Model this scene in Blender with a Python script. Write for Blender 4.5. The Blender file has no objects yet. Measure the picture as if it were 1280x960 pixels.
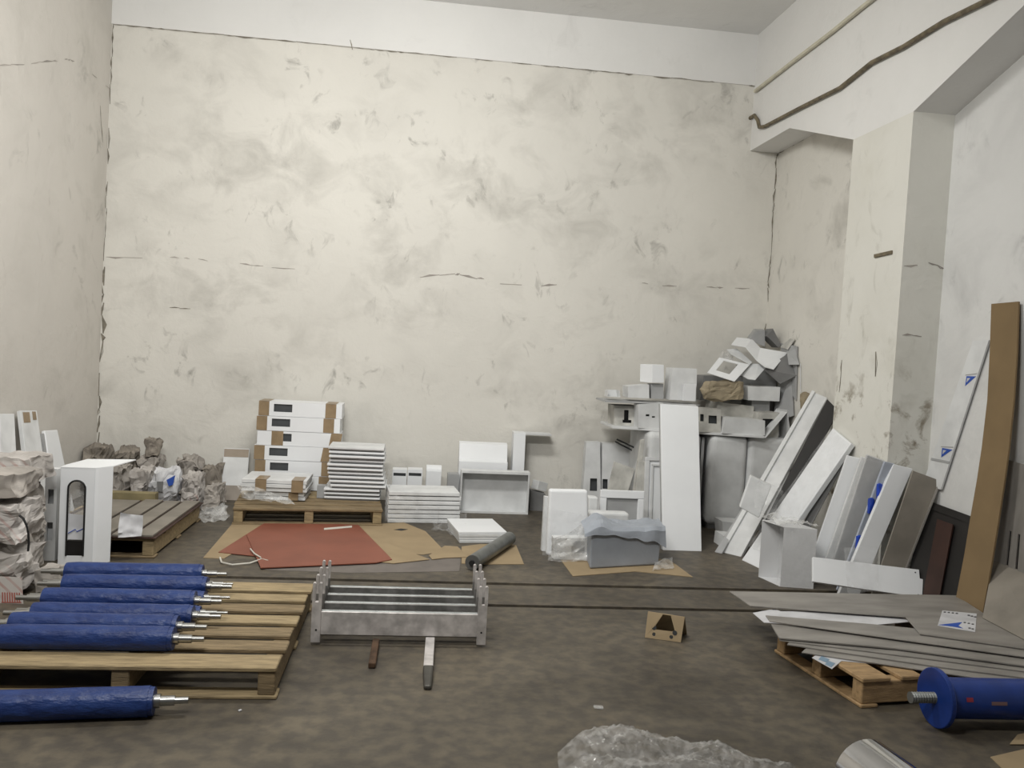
import bpy, bmesh, math, random
from mathutils import Vector, Matrix, noise, Euler

# ------------------------------------------------------------------ camera
scn = bpy.context.scene
col = scn.collection
F_PX, YAW, PITCH, ROLL, EYE = 1053.9, 0.11649, -0.040068, 0.056471, 1.5
def _axes():
    cy, sy, cp, sp = math.cos(YAW), math.sin(YAW), math.cos(PITCH), math.sin(PITCH)
    f = Vector((sy*cp, cy*cp, sp)); r0 = Vector((cy, -sy, 0)); u0 = r0.cross(f)
    c, s = math.cos(ROLL), math.sin(ROLL)
    return c*r0 + s*u0, -s*r0 + c*u0, f
AR, AU, AF = _axes()
cam_d = bpy.data.cameras.new('camera'); cam = bpy.data.objects.new('camera', cam_d); col.objects.link(cam)
cam_d.sensor_fit = 'HORIZONTAL'; cam_d.sensor_width = 36.0; cam_d.lens = 36.0*F_PX/1280.0
cam_d.clip_start = 0.02
mw = Matrix.Identity(4)
for i in range(3):
    mw[i][0], mw[i][1], mw[i][2] = AR[i], AU[i], -AF[i]
mw[2][3] = EYE
cam.matrix_world = mw
scn.camera = cam

# ------------------------------------------------------------------ light
world = bpy.data.worlds.new('world'); scn.world = world; world.use_nodes = True
bg = world.node_tree.nodes['Background']
bg.inputs[0].default_value = (0.95, 0.97, 1.0, 1); bg.inputs[1].default_value = 0.12
def area(name, loc, rot, sx, sy, watts, colr):
    l = bpy.data.lights.new(name, 'AREA'); l.shape = 'RECTANGLE'; l.size = sx; l.size_y = sy
    l.energy = watts; l.color = colr
    o = bpy.data.objects.new(name, l); o.location = loc; o.rotation_euler = rot; col.objects.link(o)
    return o
area('ceiling_lamp_light', (-0.3, 4.7, 4.30), (math.radians(30), 0, 0), 1.6, 0.4, 108, (1.0, 0.99, 0.95))
area('ceiling_lamp_light', (-0.9, 1.4, 4.05), (math.radians(62), 0, 0), 1.6, 0.4, 128, (1.0, 0.99, 0.95))
vs = scn.view_settings
vs.view_transform = 'Standard'; vs.look = 'None'; vs.gamma = 1.0; vs.use_curve_mapping = False
vs.exposure = 0.0

# ------------------------------------------------------------------ pixel helpers (direction only; a surface gives the distance)
EYEV = Vector((0, 0, EYE))
def ray(x, y): return AF*F_PX + (x-640)*AR - (y-480)*AU
def Zp(x, y, z=0.0):
    d = ray(x, y); return EYEV + d*((z-EYE)/d.z)
def Yp(x, y, Y):
    d = ray(x, y); return EYEV + d*(Y/d.y)
def Xp(x, y, X):
    d = ray(x, y); return EYEV + d*(X/d.x)
def Pp(x, y, p0, n):
    d = ray(x, y); return EYEV + d*((p0-EYEV).dot(n)/d.dot(n))

# ------------------------------------------------------------------ materials
def new_mat(name):
    m = bpy.data.materials.new(name); m.use_nodes = True
    nt = m.node_tree; return m, nt, nt.nodes['Principled BSDF']
def mat(name, c, rough=.6, metal=0.0, var=.08, scale=6, c2=None, bump=0.0, bscale=40, spec=.4, stretch=(1, 1, 1)):
    m, nt, b = new_mat(name)
    tc = nt.nodes.new('ShaderNodeTexCoord'); mp = nt.nodes.new('ShaderNodeMapping'); mp.inputs['Scale'].default_value = stretch
    nt.links.new(tc.outputs['Object'], mp.inputs[0])
    n = nt.nodes.new('ShaderNodeTexNoise'); n.inputs['Scale'].default_value = scale; n.inputs['Detail'].default_value = 5
    nt.links.new(mp.outputs[0], n.inputs[0])
    r = nt.nodes.new('ShaderNodeValToRGB')
    if c2 is None: c2 = tuple(v*(1-2.2*var) for v in c)
    r.color_ramp.elements[0].position = .36; r.color_ramp.elements[1].position = .62
    r.color_ramp.elements[0].color = (*c2, 1); r.color_ramp.elements[1].color = (*c, 1)
    nt.links.new(n.outputs[0], r.inputs[0]); nt.links.new(r.outputs[0], b.inputs['Base Color'])
    b.inputs['Roughness'].default_value = rough; b.inputs['Metallic'].default_value = metal
    b.inputs['Specular IOR Level'].default_value = spec
    if bump:
        n2 = nt.nodes.new('ShaderNodeTexNoise'); n2.inputs['Scale'].default_value = bscale; n2.inputs['Detail'].default_value = 4
        nt.links.new(mp.outputs[0], n2.inputs[0])
        bu = nt.nodes.new('ShaderNodeBump'); bu.inputs['Strength'].default_value = bump; bu.inputs['Distance'].default_value = .02
        nt.links.new(n2.outputs[0], bu.inputs['Height']); nt.links.new(bu.outputs[0], b.inputs['Normal'])
    return m
def film_mat(name, opac=.3, c=(.85, .86, .87), rough=.12, bump=.6, bscale=25):
    m, nt, b = new_mat(name)
    b.inputs['Base Color'].default_value = (*c, 1); b.inputs['Roughness'].default_value = rough
    b.inputs['Specular IOR Level'].default_value = .8
    tr = nt.nodes.new('ShaderNodeBsdfTransparent'); mx = nt.nodes.new('ShaderNodeMixShader')
    tc = nt.nodes.new('ShaderNodeTexCoord'); n = nt.nodes.new('ShaderNodeTexNoise'); n.inputs['Scale'].default_value = bscale; n.inputs['Detail'].default_value = 4
    nt.links.new(tc.outputs['Object'], n.inputs[0])
    mr = nt.nodes.new('ShaderNodeMapRange'); mr.inputs[1].default_value = .35; mr.inputs[2].default_value = .7
    mr.inputs[3].default_value = opac*.5; mr.inputs[4].default_value = min(1, opac*1.7)
    nt.links.new(n.outputs[0], mr.inputs[0]); nt.links.new(mr.outputs[0], mx.inputs[0])
    bu = nt.nodes.new('ShaderNodeBump'); bu.inputs['Strength'].default_value = bump; bu.inputs['Distance'].default_value = .02
    nt.links.new(n.outputs[0], bu.inputs['Height']); nt.links.new(bu.outputs[0], b.inputs['Normal'])
    nt.links.new(tr.outputs[0], mx.inputs[1]); nt.links.new(b.outputs[0], mx.inputs[2])
    nt.links.new(mx.outputs[0], nt.nodes['Material Output'].inputs[0])
    return m
def plaster(name, base, smudge, amount, dirt_low=0.0, sc=1.0):
    m, nt, b = new_mat(name); N = nt.nodes; L = nt.links
    tc = N.new('ShaderNodeTexCoord')
    def nz(scale, detail, stretch, dist=0.0):
        mp = N.new('ShaderNodeMapping'); mp.inputs['Scale'].default_value = stretch
        L.new(tc.outputs['Object'], mp.inputs[0])
        n = N.new('ShaderNodeTexNoise'); n.inputs['Scale'].default_value = scale*sc; n.inputs['Detail'].default_value = detail
        n.inputs['Distortion'].default_value = dist; n.inputs['Roughness'].default_value = .62
        L.new(mp.outputs[0], n.inputs[0]); return n.outputs[0]
    def rng(v, a, c, lo, hi):
        r = N.new('ShaderNodeMapRange'); r.inputs[1].default_value = a; r.inputs[2].default_value = c
        r.inputs[3].default_value = lo; r.inputs[4].default_value = hi; L.new(v, r.inputs[0]); return r.outputs[0]
    def mix(f, a, c):
        x = N.new('ShaderNodeMix'); x.data_type = 'RGBA'
        if isinstance(f, float): x.inputs[0].default_value = f
        else: L.new(f, x.inputs[0])
        for s, v in ((6, a), (7, c)):
            if isinstance(v, tuple): x.inputs[s].default_value = (*v, 1)
            else: L.new(v, x.inputs[s])
        return x.outputs[2]
    def mul(a, c):
        x = N.new('ShaderNodeMath'); x.operation = 'MULTIPLY'
        for i, v in enumerate((a, c)):
            if isinstance(v, float): x.inputs[i].default_value = v
            else: L.new(v, x.inputs[i])
        return x.outputs[0]
    broad = rng(nz(.5, 3, (1, 1, 1)), .35, .65, 0, 1)
    c = mix(broad, tuple(v*.93 for v in base), base)
    sm = mul(rng(nz(1.6, 7, (1, 1, 1.25), .5), .47, .72, 0, 1), rng(nz(.7, 2, (1, 1, 1)), .36, .62, .12, 1))
    c = mix(mul(sm, amount), c, smudge)
    st = mul(rng(nz(5.0, 6, (1, 1, .7), 1.0), .56, .74, 0, 1), rng(nz(1.0, 2, (1.1, 1.1, 1.6)), .48, .64, 0, 1))
    c = mix(mul(st, amount*1.2), c, tuple(v*.62 for v in smudge))
    if dirt_low:
        sx = N.new('ShaderNodeSeparateXYZ'); L.new(tc.outputs['Object'], sx.inputs[0])
        low = rng(sx.outputs[2], 1.62, 1.2, 0, 1)
        sp = mul(mul(rng(nz(5.5, 6, (1, 1, 1), .3), .53, .64, 0, 1), low), dirt_low)
        c = mix(sp, c, (.17, .13, .08))
    L.new(c, b.inputs['Base Color']); b.inputs['Roughness'].default_value = .85; b.inputs['Specular IOR Level'].default_value = .2
    bu = N.new('ShaderNodeBump'); bu.inputs['Strength'].default_value = .35; bu.inputs['Distance'].default_value = .03
    L.new(nz(3.0, 6, (1, 1, 1), .3), bu.inputs['Height']); L.new(bu.outputs[0], b.inputs['Normal'])
    return m
def floor_mat():
    m, nt, b = new_mat('dirty_concrete'); N = nt.nodes; L = nt.links
    tc = N.new('ShaderNodeTexCoord')
    def nz(scale, detail, stretch=(1, 1, 1), d=0.0):
        mp = N.new('ShaderNodeMapping'); mp.inputs['Scale'].default_value = stretch; L.new(tc.outputs['Object'], mp.inputs[0])
        n = N.new('ShaderNodeTexNoise'); n.inputs['Scale'].default_value = scale; n.inputs['Detail'].default_value = detail; n.inputs['Distortion'].default_value = d
        L.new(mp.outputs[0], n.inputs[0]); return n.outputs[0]
    r = N.new('ShaderNodeValToRGB'); e = r.color_ramp.elements
    e[0].position = .3; e[0].color = (.066, .056, .043, 1); e[1].position = .72; e[1].color = (.138, .118, .089, 1)
    k = e.new(.5); k.color = (.098, .084, .065, 1)
    L.new(nz(1.3, 8, (1, 1.6, 1), .6), r.inputs[0])
    r2 = N.new('ShaderNodeValToRGB'); f = r2.color_ramp.elements
    f[0].position = .4; f[0].color = (.72, .72, .74, 1); f[1].position = .62; f[1].color = (1.08, 1.06, 1.0, 1)
    L.new(nz(14, 6), r2.inputs[0])
    x = N.new('ShaderNodeMix'); x.data_type = 'RGBA'; x.blend_type = 'MULTIPLY'; x.inputs[0].default_value = 1
    L.new(r.outputs[0], x.inputs[6]); L.new(r2.outputs[0], x.inputs[7])
    L.new(x.outputs[2], b.inputs['Base Color'])
    b.inputs['Roughness'].default_value = .55; b.inputs['Specular IOR Level'].default_value = .35
    bu = N.new('ShaderNodeBump'); bu.inputs['Strength'].default_value = .2; bu.inputs['Distance'].default_value = .01
    L.new(nz(30, 5), bu.inputs['Height']); L.new(bu.outputs[0], b.inputs['Normal'])
    return m
def print_mat():
    # crumpled wrapping paper with faded red and grey print
    m, nt, b = new_mat('printed_wrapping_paper'); N = nt.nodes; L = nt.links
    tc = N.new('ShaderNodeTexCoord')
    n = N.new('ShaderNodeTexNoise'); n.inputs['Scale'].default_value = 3.2; n.inputs['Detail'].default_value = 3; L.new(tc.outputs['Object'], n.inputs[0])
    r = N.new('ShaderNodeValToRGB'); e = r.color_ramp.elements
    e[0].position = .38; e[0].color = (.34, .315, .295, 1); e[1].position = .6; e[1].color = (.52, .49, .465, 1)
    L.new(n.outputs[0], r.inputs[0])
    w = N.new('ShaderNodeTexWave'); w.inputs['Scale'].default_value = 9; w.inputs['Distortion'].default_value = 1.5; w.bands_direction = 'DIAGONAL'; L.new(tc.outputs['Object'], w.inputs[0])
    n2 = N.new('ShaderNodeTexNoise'); n2.inputs['Scale'].default_value = 2.1; n2.inputs['W' if 'W' in n2.inputs else 'Scale'].default_value = 2.1; L.new(tc.outputs['Object'], n2.inputs[0])
    a = N.new('ShaderNodeMapRange'); a.inputs[1].default_value = .75; a.inputs[2].default_value = .9; L.new(w.outputs[0], a.inputs[0])
    c = N.new('ShaderNodeMapRange'); c.inputs[1].default_value = .56; c.inputs[2].default_value = .64; c.inputs[4].default_value = .6; L.new(n2.outputs[0], c.inputs[0])
    mm = N.new('ShaderNodeMath'); mm.operation = 'MULTIPLY'; L.new(a.outputs[0], mm.inputs[0]); L.new(c.outputs[0], mm.inputs[1])
    x = N.new('ShaderNodeMix'); x.data_type = 'RGBA'; L.new(mm.outputs[0], x.inputs[0]); L.new(r.outputs[0], x.inputs[6]); x.inputs[7].default_value = (.36, .13, .10, 1)
    L.new(x.outputs[2], b.inputs['Base Color']); b.inputs['Roughness'].default_value = .75
    return m
WALL = plaster('wall_plaster', (.705, .685, .635), (.42, .405, .37), .75, 0.0, 1.35)
WALLL = plaster('left_wall_plaster', (.645, .615, .57), (.40, .385, .345), .55)
WALLR = plaster('right_wall_plaster', (.70, .70, .69), (.40, .40, .40), .6)
COLM = plaster('column_paint', (.72, .71, .66), (.48, .46, .38), .35, .85)
BEAM = plaster('beam_paint', (.76, .755, .74), (.6, .59, .56), .15)
CEIL = plaster('ceiling_paint', (.84, .84, .83), (.6, .6, .6), .2)
CRACK = mat('crack_dark', (.26, .235, .19), .9, var=.2, scale=30)
FLOORM = floor_mat()
RAIL = mat('groove_grime', (.05, .043, .034), .8, var=.15, scale=8)
WOOD = mat('weathered_pallet_wood', (.36, .275, .155), .75, var=.16, scale=4, stretch=(2, 14, 14), bump=.25, bscale=12)
WOODN = mat('fresh_pallet_wood', (.40, .265, .135), .72, var=.14, scale=4, stretch=(3, 12, 12), bump=.2, bscale=12)
WOODD = mat('dull_pallet_wood', (.25, .185, .105), .8, var=.16, scale=4, stretch=(2, 14, 14), bump=.25, bscale=12)
WHITE = mat('white_powder_coat', (.80, .815, .835), .42, var=.02, scale=3)
WHITE2 = mat('dusty_white_metal', (.71, .72, .725), .55, var=.07, scale=6)
DIRTY = mat('soiled_white_metal', (.60, .59, .55), .6, var=.16, scale=7)
GREYM = mat('grey_sheet_metal', (.40, .405, .41), .5, var=.08, scale=5)
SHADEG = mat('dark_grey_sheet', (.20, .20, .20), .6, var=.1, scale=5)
PLATE = mat('mill_scale_steel_plate', (.335, .315, .29), .5, metal=.25, var=.13, scale=3, stretch=(1, 3, 1))
PLATE2 = mat('dusty_steel_plate', (.26, .235, .20), .6, metal=.15, var=.12, scale=4)
STEEL = mat('bright_steel', (.40, .40, .39), .32, metal=1, var=.06, scale=12)
STEELR = mat('brushed_bracket_steel', (.70, .665, .65), .36, metal=.35, var=.17, scale=14, bump=.08, bscale=60)  # pale base stands in for the sheen reflected by the front plate
POLISH = mat('polished_steel', (.66, .66, .67), .10, metal=1, var=.02, scale=3, stretch=(1, 1, 1))
DULLST = mat('dull_grey_steel', (.26, .27, .265), .42, metal=.7, var=.12, scale=10)
RUST = mat('rusty_steel', (.10, .058, .034), .8, metal=.2, var=.25, scale=20)
BLUEF = mat('blue_plastic_wrap', (.016, .042, .165), .42, var=.10, scale=8, c2=(.010, .027, .12), bump=.5, bscale=14, stretch=(1, 2.5, 2.5))
BLUEP = mat('blue_enamel', (.010, .038, .21), .35, var=.12, scale=9)
SCUFF = mat('pale_scuffed_wrap', (.35, .42, .62), .5, var=.15, scale=20)
CARD = mat('cardboard', (.33, .25, .15), .85, var=.06, scale=4)
CARDT = mat('tan_cardboard', (.215, .148, .075), .85, var=.05, scale=4)
RED = mat('red_oxide_sheet', (.245, .082, .050), .55, var=.08, scale=3)
KRAFT = mat('kraft_paper', (.37, .31, .215), .85, var=.15, scale=7)
PAPER = print_mat()
PAPERG = mat('grey_wrapping_paper', (.43, .395, .36), .85, var=.16, scale=5)
PAPERD = mat('brown_crumpled_paper', (.30, .265, .225), .85, var=.2, scale=6)
TAPE = mat('brown_packing_tape', (.31, .225, .135), .35, var=.10, scale=12)
DARKW = mat('dark_window_panel', (.065, .07, .075), .5, var=.1, scale=10)
BLACK = mat('black_edge', (.012, .012, .012), .6, var=.05, scale=10)
DBROWN = mat('dark_brown_sheet', (.045, .019, .013), .6, var=.15, scale=6)
DGREY = mat('dark_charcoal_sheet', (.016, .014, .013), .6, var=.15, scale=6)
POLY = mat('grey_blue_poly_sheet', (.36, .39, .44), .5, var=.06, scale=5, bump=.3, bscale=9)
LBLUE = mat('blue_print', (.03, .09, .42), .6, var=.05)
BLUEBAG = mat('blue_film_scrap', (.02, .07, .50), .35, var=.15, scale=20)
BAGW = mat('white_blue_sack', (.62, .62, .64), .6, var=.1, scale=6)
STRAP = mat('white_strap', (.62, .60, .54), .6, var=.05)
FILM = film_mat('clear_film', .13, (.8, .81, .82), .16, .25, 14)
FILMH = film_mat('cloudy_film', .30, (.76, .76, .75), .18, .3, 14)
BUBBLE = film_mat('bubble_wrap', .26, (.60, .59, .57), .10, .9, 22)
REDP = mat('red_print', (.36, .10, .075), .8, var=.1)
YELLOW = mat('yellowish_batten', (.27, .225, .12), .8, var=.15, scale=6)

# ------------------------------------------------------------------ mesh helpers
def frame_from(x, y=None):
    x = Vector(x).normalized(); up = Vector((0, 0, 1)) if abs(x.z) < .95 else Vector((0, 1, 0))
    z = (up - x*up.dot(x)).normalized(); yv = z.cross(x)
    return x, yv, z
class MB:
    def __init__(s): s.v = []; s.f = []
    def add(s, vs, fs):
        n = len(s.v); s.v += [Vector(v) for v in vs]; s.f += [tuple(i+n for i in f) for f in fs]; return s
    def hexa(s, c):
        return s.add(c, [(0, 1, 2, 3), (5, 4, 7, 6), (4, 0, 3, 7), (1, 5, 6, 2), (3, 2, 6, 7), (4, 5, 1, 0)])
    def box(s, x0, x1, y0, y1, z0, z1):
        return s.hexa([(x0, y0, z0), (x1, y0, z0), (x1, y0, z1), (x0, y0, z1), (x0, y1, z0), (x1, y1, z0), (x1, y1, z1), (x0, y1, z1)])
    def slab(s, q, th, away=True):
        # quad or polygon pushed th along its normal, away from the viewer's side
        q = [Vector(p) for p in q]; n = Vector((0, 0, 0))
        for i in range(len(q)): n += q[i].cross(q[(i+1) % len(q)])
        n.normalize()
        c = sum(q, Vector())/len(q)
        if n.dot(EYEV - c) < 0: q.reverse(); n = -n
        k = len(q); b = [p - n*th for p in q]
        return s.add(q+b, [tuple(range(k)), tuple(range(2*k-1, k-1, -1))] + [(i, i+k, (i+1) % k + k, (i+1) % k) for i in range(k)])
    def cyl(s, p0, p1, r0, r1=None, n=20, caps=True):
        p0 = Vector(p0); p1 = Vector(p1); r1 = r0 if r1 is None else r1
        x, y, z = frame_from(p1-p0); vs = []
        for p, r in ((p0, r0), (p1, r1)):
            vs += [p + (y*math.cos(2*math.pi*i/n) + z*math.sin(2*math.pi*i/n))*r for i in range(n)]
        fs = [(i, (i+1) % n, (i+1) % n + n, i+n) for i in range(n)]
        if caps: fs += [tuple(range(n-1, -1, -1)), tuple(range(n, 2*n))]
        return s.add(vs, fs)
    def tube(s, pts, r, n=8):
        pts = [Vector(p) for p in pts]; vs = []; k = len(pts)
        for i, p in enumerate(pts):
            t = pts[min(i+1, k-1)] - pts[max(i-1, 0)]; x, y, z = frame_from(t)
            vs += [p + (y*math.cos(2*math.pi*j/n) + z*math.sin(2*math.pi*j/n))*r for j in range(n)]
        fs = [(i*n+j, i*n+(j+1) % n, (i+1)*n+(j+1) % n, (i+1)*n+j) for i in range(k-1) for j in range(n)]
        fs += [tuple(range(n-1, -1, -1)), tuple(range((k-1)*n, k*n))]
        return s.add(vs, fs)
    def grid(s, q, us, vs_, holes=()):
        # bilinear quad (bl, br, tr, tl) cut at us / vs_; cells in holes left open
        a, b, c, d = [Vector(p) for p in q]
        P = [[(a*(1-u)+b*u)*(1-v) + (d*(1-u)+c*u)*v for u in us] for v in vs_]
        base = len(s.v); s.v += [p for row in P for p in row]; w = len(us)
        for j in range(len(vs_)-1):
            for i in range(w-1):
                um, vm = (us[i]+us[i+1])/2, (vs_[j]+vs_[j+1])/2
                if any(h[0] < um < h[1] and h[2] < vm < h[3] for h in holes): continue
                s.f.append((base+j*w+i, base+j*w+i+1, base+(j+1)*w+i+1, base+(j+1)*w+i))
        return s
    def build(s, name, m, parent=None, bevel=0.0, smooth=False, solid=0.0, seg=2, merge=False, org=None):
        vs = s.v
        if parent is None:
            if org is None:
                xs = [v.x for v in vs]; ys = [v.y for v in vs]
                org = Vector(((min(xs)+max(xs))/2, (min(ys)+max(ys))/2, min(v.z for v in vs)))
            o_loc = Vector(org); base = o_loc
        else:
            base = ORG[parent.name]; o_loc = Vector((0, 0, 0))
        me = bpy.data.meshes.new(name)
        me.from_pydata([tuple(v-base) for v in vs], [], s.f); me.validate()
        bm = bmesh.new(); bm.from_mesh(me)
        if merge: bmesh.ops.remove_doubles(bm, verts=bm.verts, dist=1e-4)
        bmesh.ops.recalc_face_normals(bm, faces=bm.faces); bm.to_mesh(me); bm.free()
        if smooth:
            for p in me.polygons: p.use_smooth = True
        o = bpy.data.objects.new(name, me); col.objects.link(o); o.location = o_loc; me.materials.append(m)
        ORG[o.name] = base.copy() if parent is None else base
        if parent is not None: o.parent = parent
        if solid:
            md = o.modifiers.new('solid', 'SOLIDIFY'); md.thickness = solid; md.offset = 0
        if bevel:
            md = o.modifiers.new('bevel', 'BEVEL'); md.width = bevel; md.segments = seg; md.limit_method = 'ANGLE'; md.angle_limit = math.radians(50)
        if smooth:
            try:
                md = o.modifiers.new('wn', 'EDGE_SPLIT'); md.split_angle = math.radians(45)
            except Exception: pass
        return o
ORG = {}
def tag(o, label, cat, group=None):
    o['label'] = label; o['category'] = cat
    if group: o['group'] = group
    return o
def thing(name, loc, label, cat, group=None):
    e = bpy.data.objects.new(name, None); col.objects.link(e); e.location = loc; e.empty_display_size = .1
    ORG[e.name] = Vector(loc); return tag(e, label, cat, group)
def struct(o): o['kind'] = 'structure'; return o
def base_of(pts):
    return Vector((sum(p[0] for p in pts)/len(pts), sum(p[1] for p in pts)/len(pts), min(p[2] for p in pts)))
def copy_tree(root, M4, label=None, group=None):
    r = root.copy(); col.objects.link(r); r.matrix_world = M4
    if label: r['label'] = label
    if group: r['group'] = group
    for ch in list(root.children):
        c = ch.copy(); col.objects.link(c); c.parent = r
        for g in list(ch.children):
            d = g.copy(); col.objects.link(d); d.parent = c
    return r
def shell8(front, dv):
    f = [Vector(p) for p in front]; dv = Vector(dv); return f + [p+dv for p in f]
def shell(name, c, faces, m, parent=None, th=.004, holes=None):
    # folded sheet-metal box: faces present out of F B L R T D; holes = {face: [(u0,u1,v0,v1)]}
    idx = dict(F=(0, 1, 2, 3), B=(5, 4, 7, 6), L=(4, 0, 3, 7), R=(1, 5, 6, 2), T=(3, 2, 6, 7), D=(4, 5, 1, 0))
    mb = MB()
    for k in faces:
        q = [c[i] for i in idx[k]]; hs = (holes or {}).get(k, [])
        us = sorted({0, 1} | {h[0] for h in hs} | {h[1] for h in hs}); vv = sorted({0, 1} | {h[2] for h in hs} | {h[3] for h in hs})
        mb.grid(q, us, vv, hs)
    return mb.build(name, m, parent, solid=th, merge=True)
def quad_on(q, n=None):
    q = [Vector(p) for p in q]; nn = (q[1]-q[0]).cross(q[3]-q[0]).normalized()
    if nn.dot(EYEV-q[0]) < 0: nn = -nn
    return lambda u, v, h=.002: (q[0]*(1-u)+q[1]*u)*(1-v)+(q[3]*(1-u)+q[2]*u)*v + nn*h
def noise3(p, k, seed):
    q = Vector(p)*k + Vector((seed*7.3, seed*3.1, seed*1.7))
    return Vector((noise.noise(q+Vector((9.3, -1.5, -7.9))), noise.noise(q), noise.noise(q+Vector((-3.1, 5.7, 11.2)))))
def crumple(name, m, c, size, seed, amp=.3, rz=0, sub=5, parent=None, flatbase=True, k=6.0, rd=.35):
    # paper bundle: a subdivided block pushed about by noise, faceted like creased paper
    rnd = random.Random(seed); bm = bmesh.new(); bmesh.ops.create_cube(bm, size=1)
    bmesh.ops.subdivide_edges(bm, edges=bm.edges, cuts=sub, use_grid_fill=True)
    bm.verts.ensure_lookup_table(); bm.verts.index_update()
    R = Matrix.Rotation(rz, 3, 'Z'); mb = MB(); vs = []; mn = min(size)
    for v in bm.verts:
        p = v.co.copy(); l = p.length
        p = p.lerp(p.normalized()*.55, rd)
        q = Vector((p.x*size[0], p.y*size[1], p.z*size[2]))
        d = noise3(q, k, seed)*mn*amp + noise3(q, k*3.1, seed+5)*mn*amp*.5
        q = q + d
        vs.append(q)
    lo = [min(q[i] for q in vs) for i in range(3)]; hi = [max(q[i] for q in vs) for i in range(3)]
    vs = [Vector([((q[i]-lo[i])/(hi[i]-lo[i])-(.5 if i < 2 else 0))*size[i] for i in range(3)]) for q in vs]
    vs = [R @ q + Vector(c) for q in vs]
    bmesh.ops.triangulate(bm, faces=bm.faces)
    fs = [tuple(v.index for v in f.verts) for f in bm.faces]; bm.free()
    return mb.add(vs, fs).build(name, m, parent)
def filmsheet(name, q, m, amp, seed, n=18, parent=None, k=9, drop=None):
    # a rumpled plastic sheet spanning a quad
    a, b, c, d = [Vector(p) for p in q]; nrm = (b-a).cross(d-a).normalized(); vs = []
    for j in range(n+1):
        for i in range(n+1):
            u, v = i/n, j/n; p = (a*(1-u)+b*u)*(1-v)+(d*(1-u)+c*u)*v
            h = abs(noise3(p, k, seed).x)*amp + abs(noise3(p, k*2.7, seed+3).y)*amp*.5
            e = noise3(p, 5, seed+9)*amp*.5
            p = p + nrm*(h if nrm.z >= 0 or abs(nrm.z) < .3 else -h) + e*(1 if (i in (0, n) or j in (0, n)) else .3)
            if p.z < .003: p.z = .003
            vs.append(p)
    fs = [(j*(n+1)+i, j*(n+1)+i+1, (j+1)*(n+1)+i+1, (j+1)*(n+1)+i) for j in range(n) for i in range(n)]
    mb = MB(); mb.add(vs, fs)
    return mb.build(name, m, parent, smooth=True)

# ================================================================== the room
XL, XB, XR, YB, ZC, YF = -2.86, 3.18, 3.475, 8.1, 4.72, -3.0
ZB, ZH, ZK = 4.228, 3.595, 3.22          # back beam underside, side beam underside, haunch foot at the column
CY0, CY1 = 5.30, 6.07                    # column
# floor with two old trolley grooves running along the back wall
prof = [(YF, 0), (4.835, 0), (4.835, -.045), (4.885, -.045), (4.885, 0), (5.29, 0), (5.29, -.045), (5.345, -.045), (5.345, 0), (YB+.2, 0), (YB+.2, -.2), (YF, -.2)]
mb = MB(); k = len(prof)
mb.add([(XL-.2, y, z) for y, z in prof] + [(XR+.2, y, z) for y, z in prof], [tuple(range(k)), tuple(range(2*k-1, k-1, -1))] + [(i, (i+1) % k, (i+1) % k + k, i+k) for i in range(k)])
floor = struct(mb.build('floor', FLOORM, org=(0, 0, 0)))
for y0, y1 in ((4.837, 4.883), (5.292, 5.343)):
    MB().box(XL, XR, y0, y1, -.043, -.022).build('groove_rail', RAIL, floor)
wb = struct(MB().box(XL-.2, XR+.2, YB, YB+.2, 0, ZB).build('wall_back', WALL, org=(0, 0, 0)))
struct(MB().box(XL-.2, XR+.2, YB-.012, YB+.2, ZB, ZC).build('beam_back', BEAM, org=(0, 0, 0)))
wl = struct(MB().box(XL-.2, XL, YF, YB, 0, ZC).build('wall_left', WALLL, org=(0, 0, 0)))
wr = struct(MB().box(XR, XR+.2, YF, YB, 0, ZC).build('wall_right', WALLR, org=(0, 0, 0)))
struct(MB().box(XL-.2, XR+.2, YF, YB+.2, ZC, ZC+.2).build('ceiling', CEIL, org=(0, 0, 0)))
colm = struct(MB().box(XB, XR, CY0, CY1, 0, ZK).build('column', COLM, org=(0, 0, 0)))
# haunched beam along the right wall
side = [(YF, ZH-.02), (CY0-1.15, ZH-.02), (CY0, ZK), (CY1, ZK), (CY1+1.145, ZH), (YB, ZH), (YB, ZC), (YF, ZC)]
k = len(side); mb = MB()
mb.add([(XB, y, z) for y, z in side] + [(XR, y, z) for y, z in side], [tuple(range(k)), tuple(range(2*k-1, k-1, -1))] + [(i, (i+1) % k, (i+1) % k + k, i+k) for i in range(k)])
beam_side = struct(mb.build('beam_side', BEAM, org=(0, 0, 0)))
# far bay infill is a creamier plaster than the near bay
mb = MB().box(XR-.004, XR, CY1, YB, 0, ZH); struct(mb.build('wall_recess', WALL, org=(0, 0, 0)))

def crack(parent, pts, w, nrm, seed, gap=.25, m=CRACK):
    # ragged shrinkage crack: short dark slivers strung along a line, standing a hair proud of the plaster
    rnd = random.Random(seed); nrm = Vector(nrm); mb = MB(); pts = [Vector(p) for p in pts]
    for a, b in zip(pts, pts[1:]):
        L = (b-a).length; t = (b-a).normalized(); sd = t.cross(nrm); s = 0.0
        while s < L:
            l = min(rnd.uniform(.05, .22), L-s)
            if rnd.random() > gap:
                ww = w*rnd.choice((.12, .2, .3, .45, .75)); o = sd*rnd.uniform(-.3, .3)*w
                p = a+t*s+o+nrm*.0015; q = a+t*(s+l)+sd*rnd.uniform(-.3, .3)*w+nrm*.0015; mid = (p+q)/2+sd*rnd.uniform(-.4, .4)*w
                mb.add([p, mid+sd*ww*.5, q, mid-sd*ww*.5], [(0, 1, 2, 3)])
                mb.add([v_+nrm*.001 for v_ in (p-sd*w*.10, p+sd*w*.10, q+sd*w*.10, q-sd*w*.10)], [(0, 1, 2, 3)])
            s += l
    o = mb.build('crack', m, parent); o.location = (0, 0, 0); return o
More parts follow.
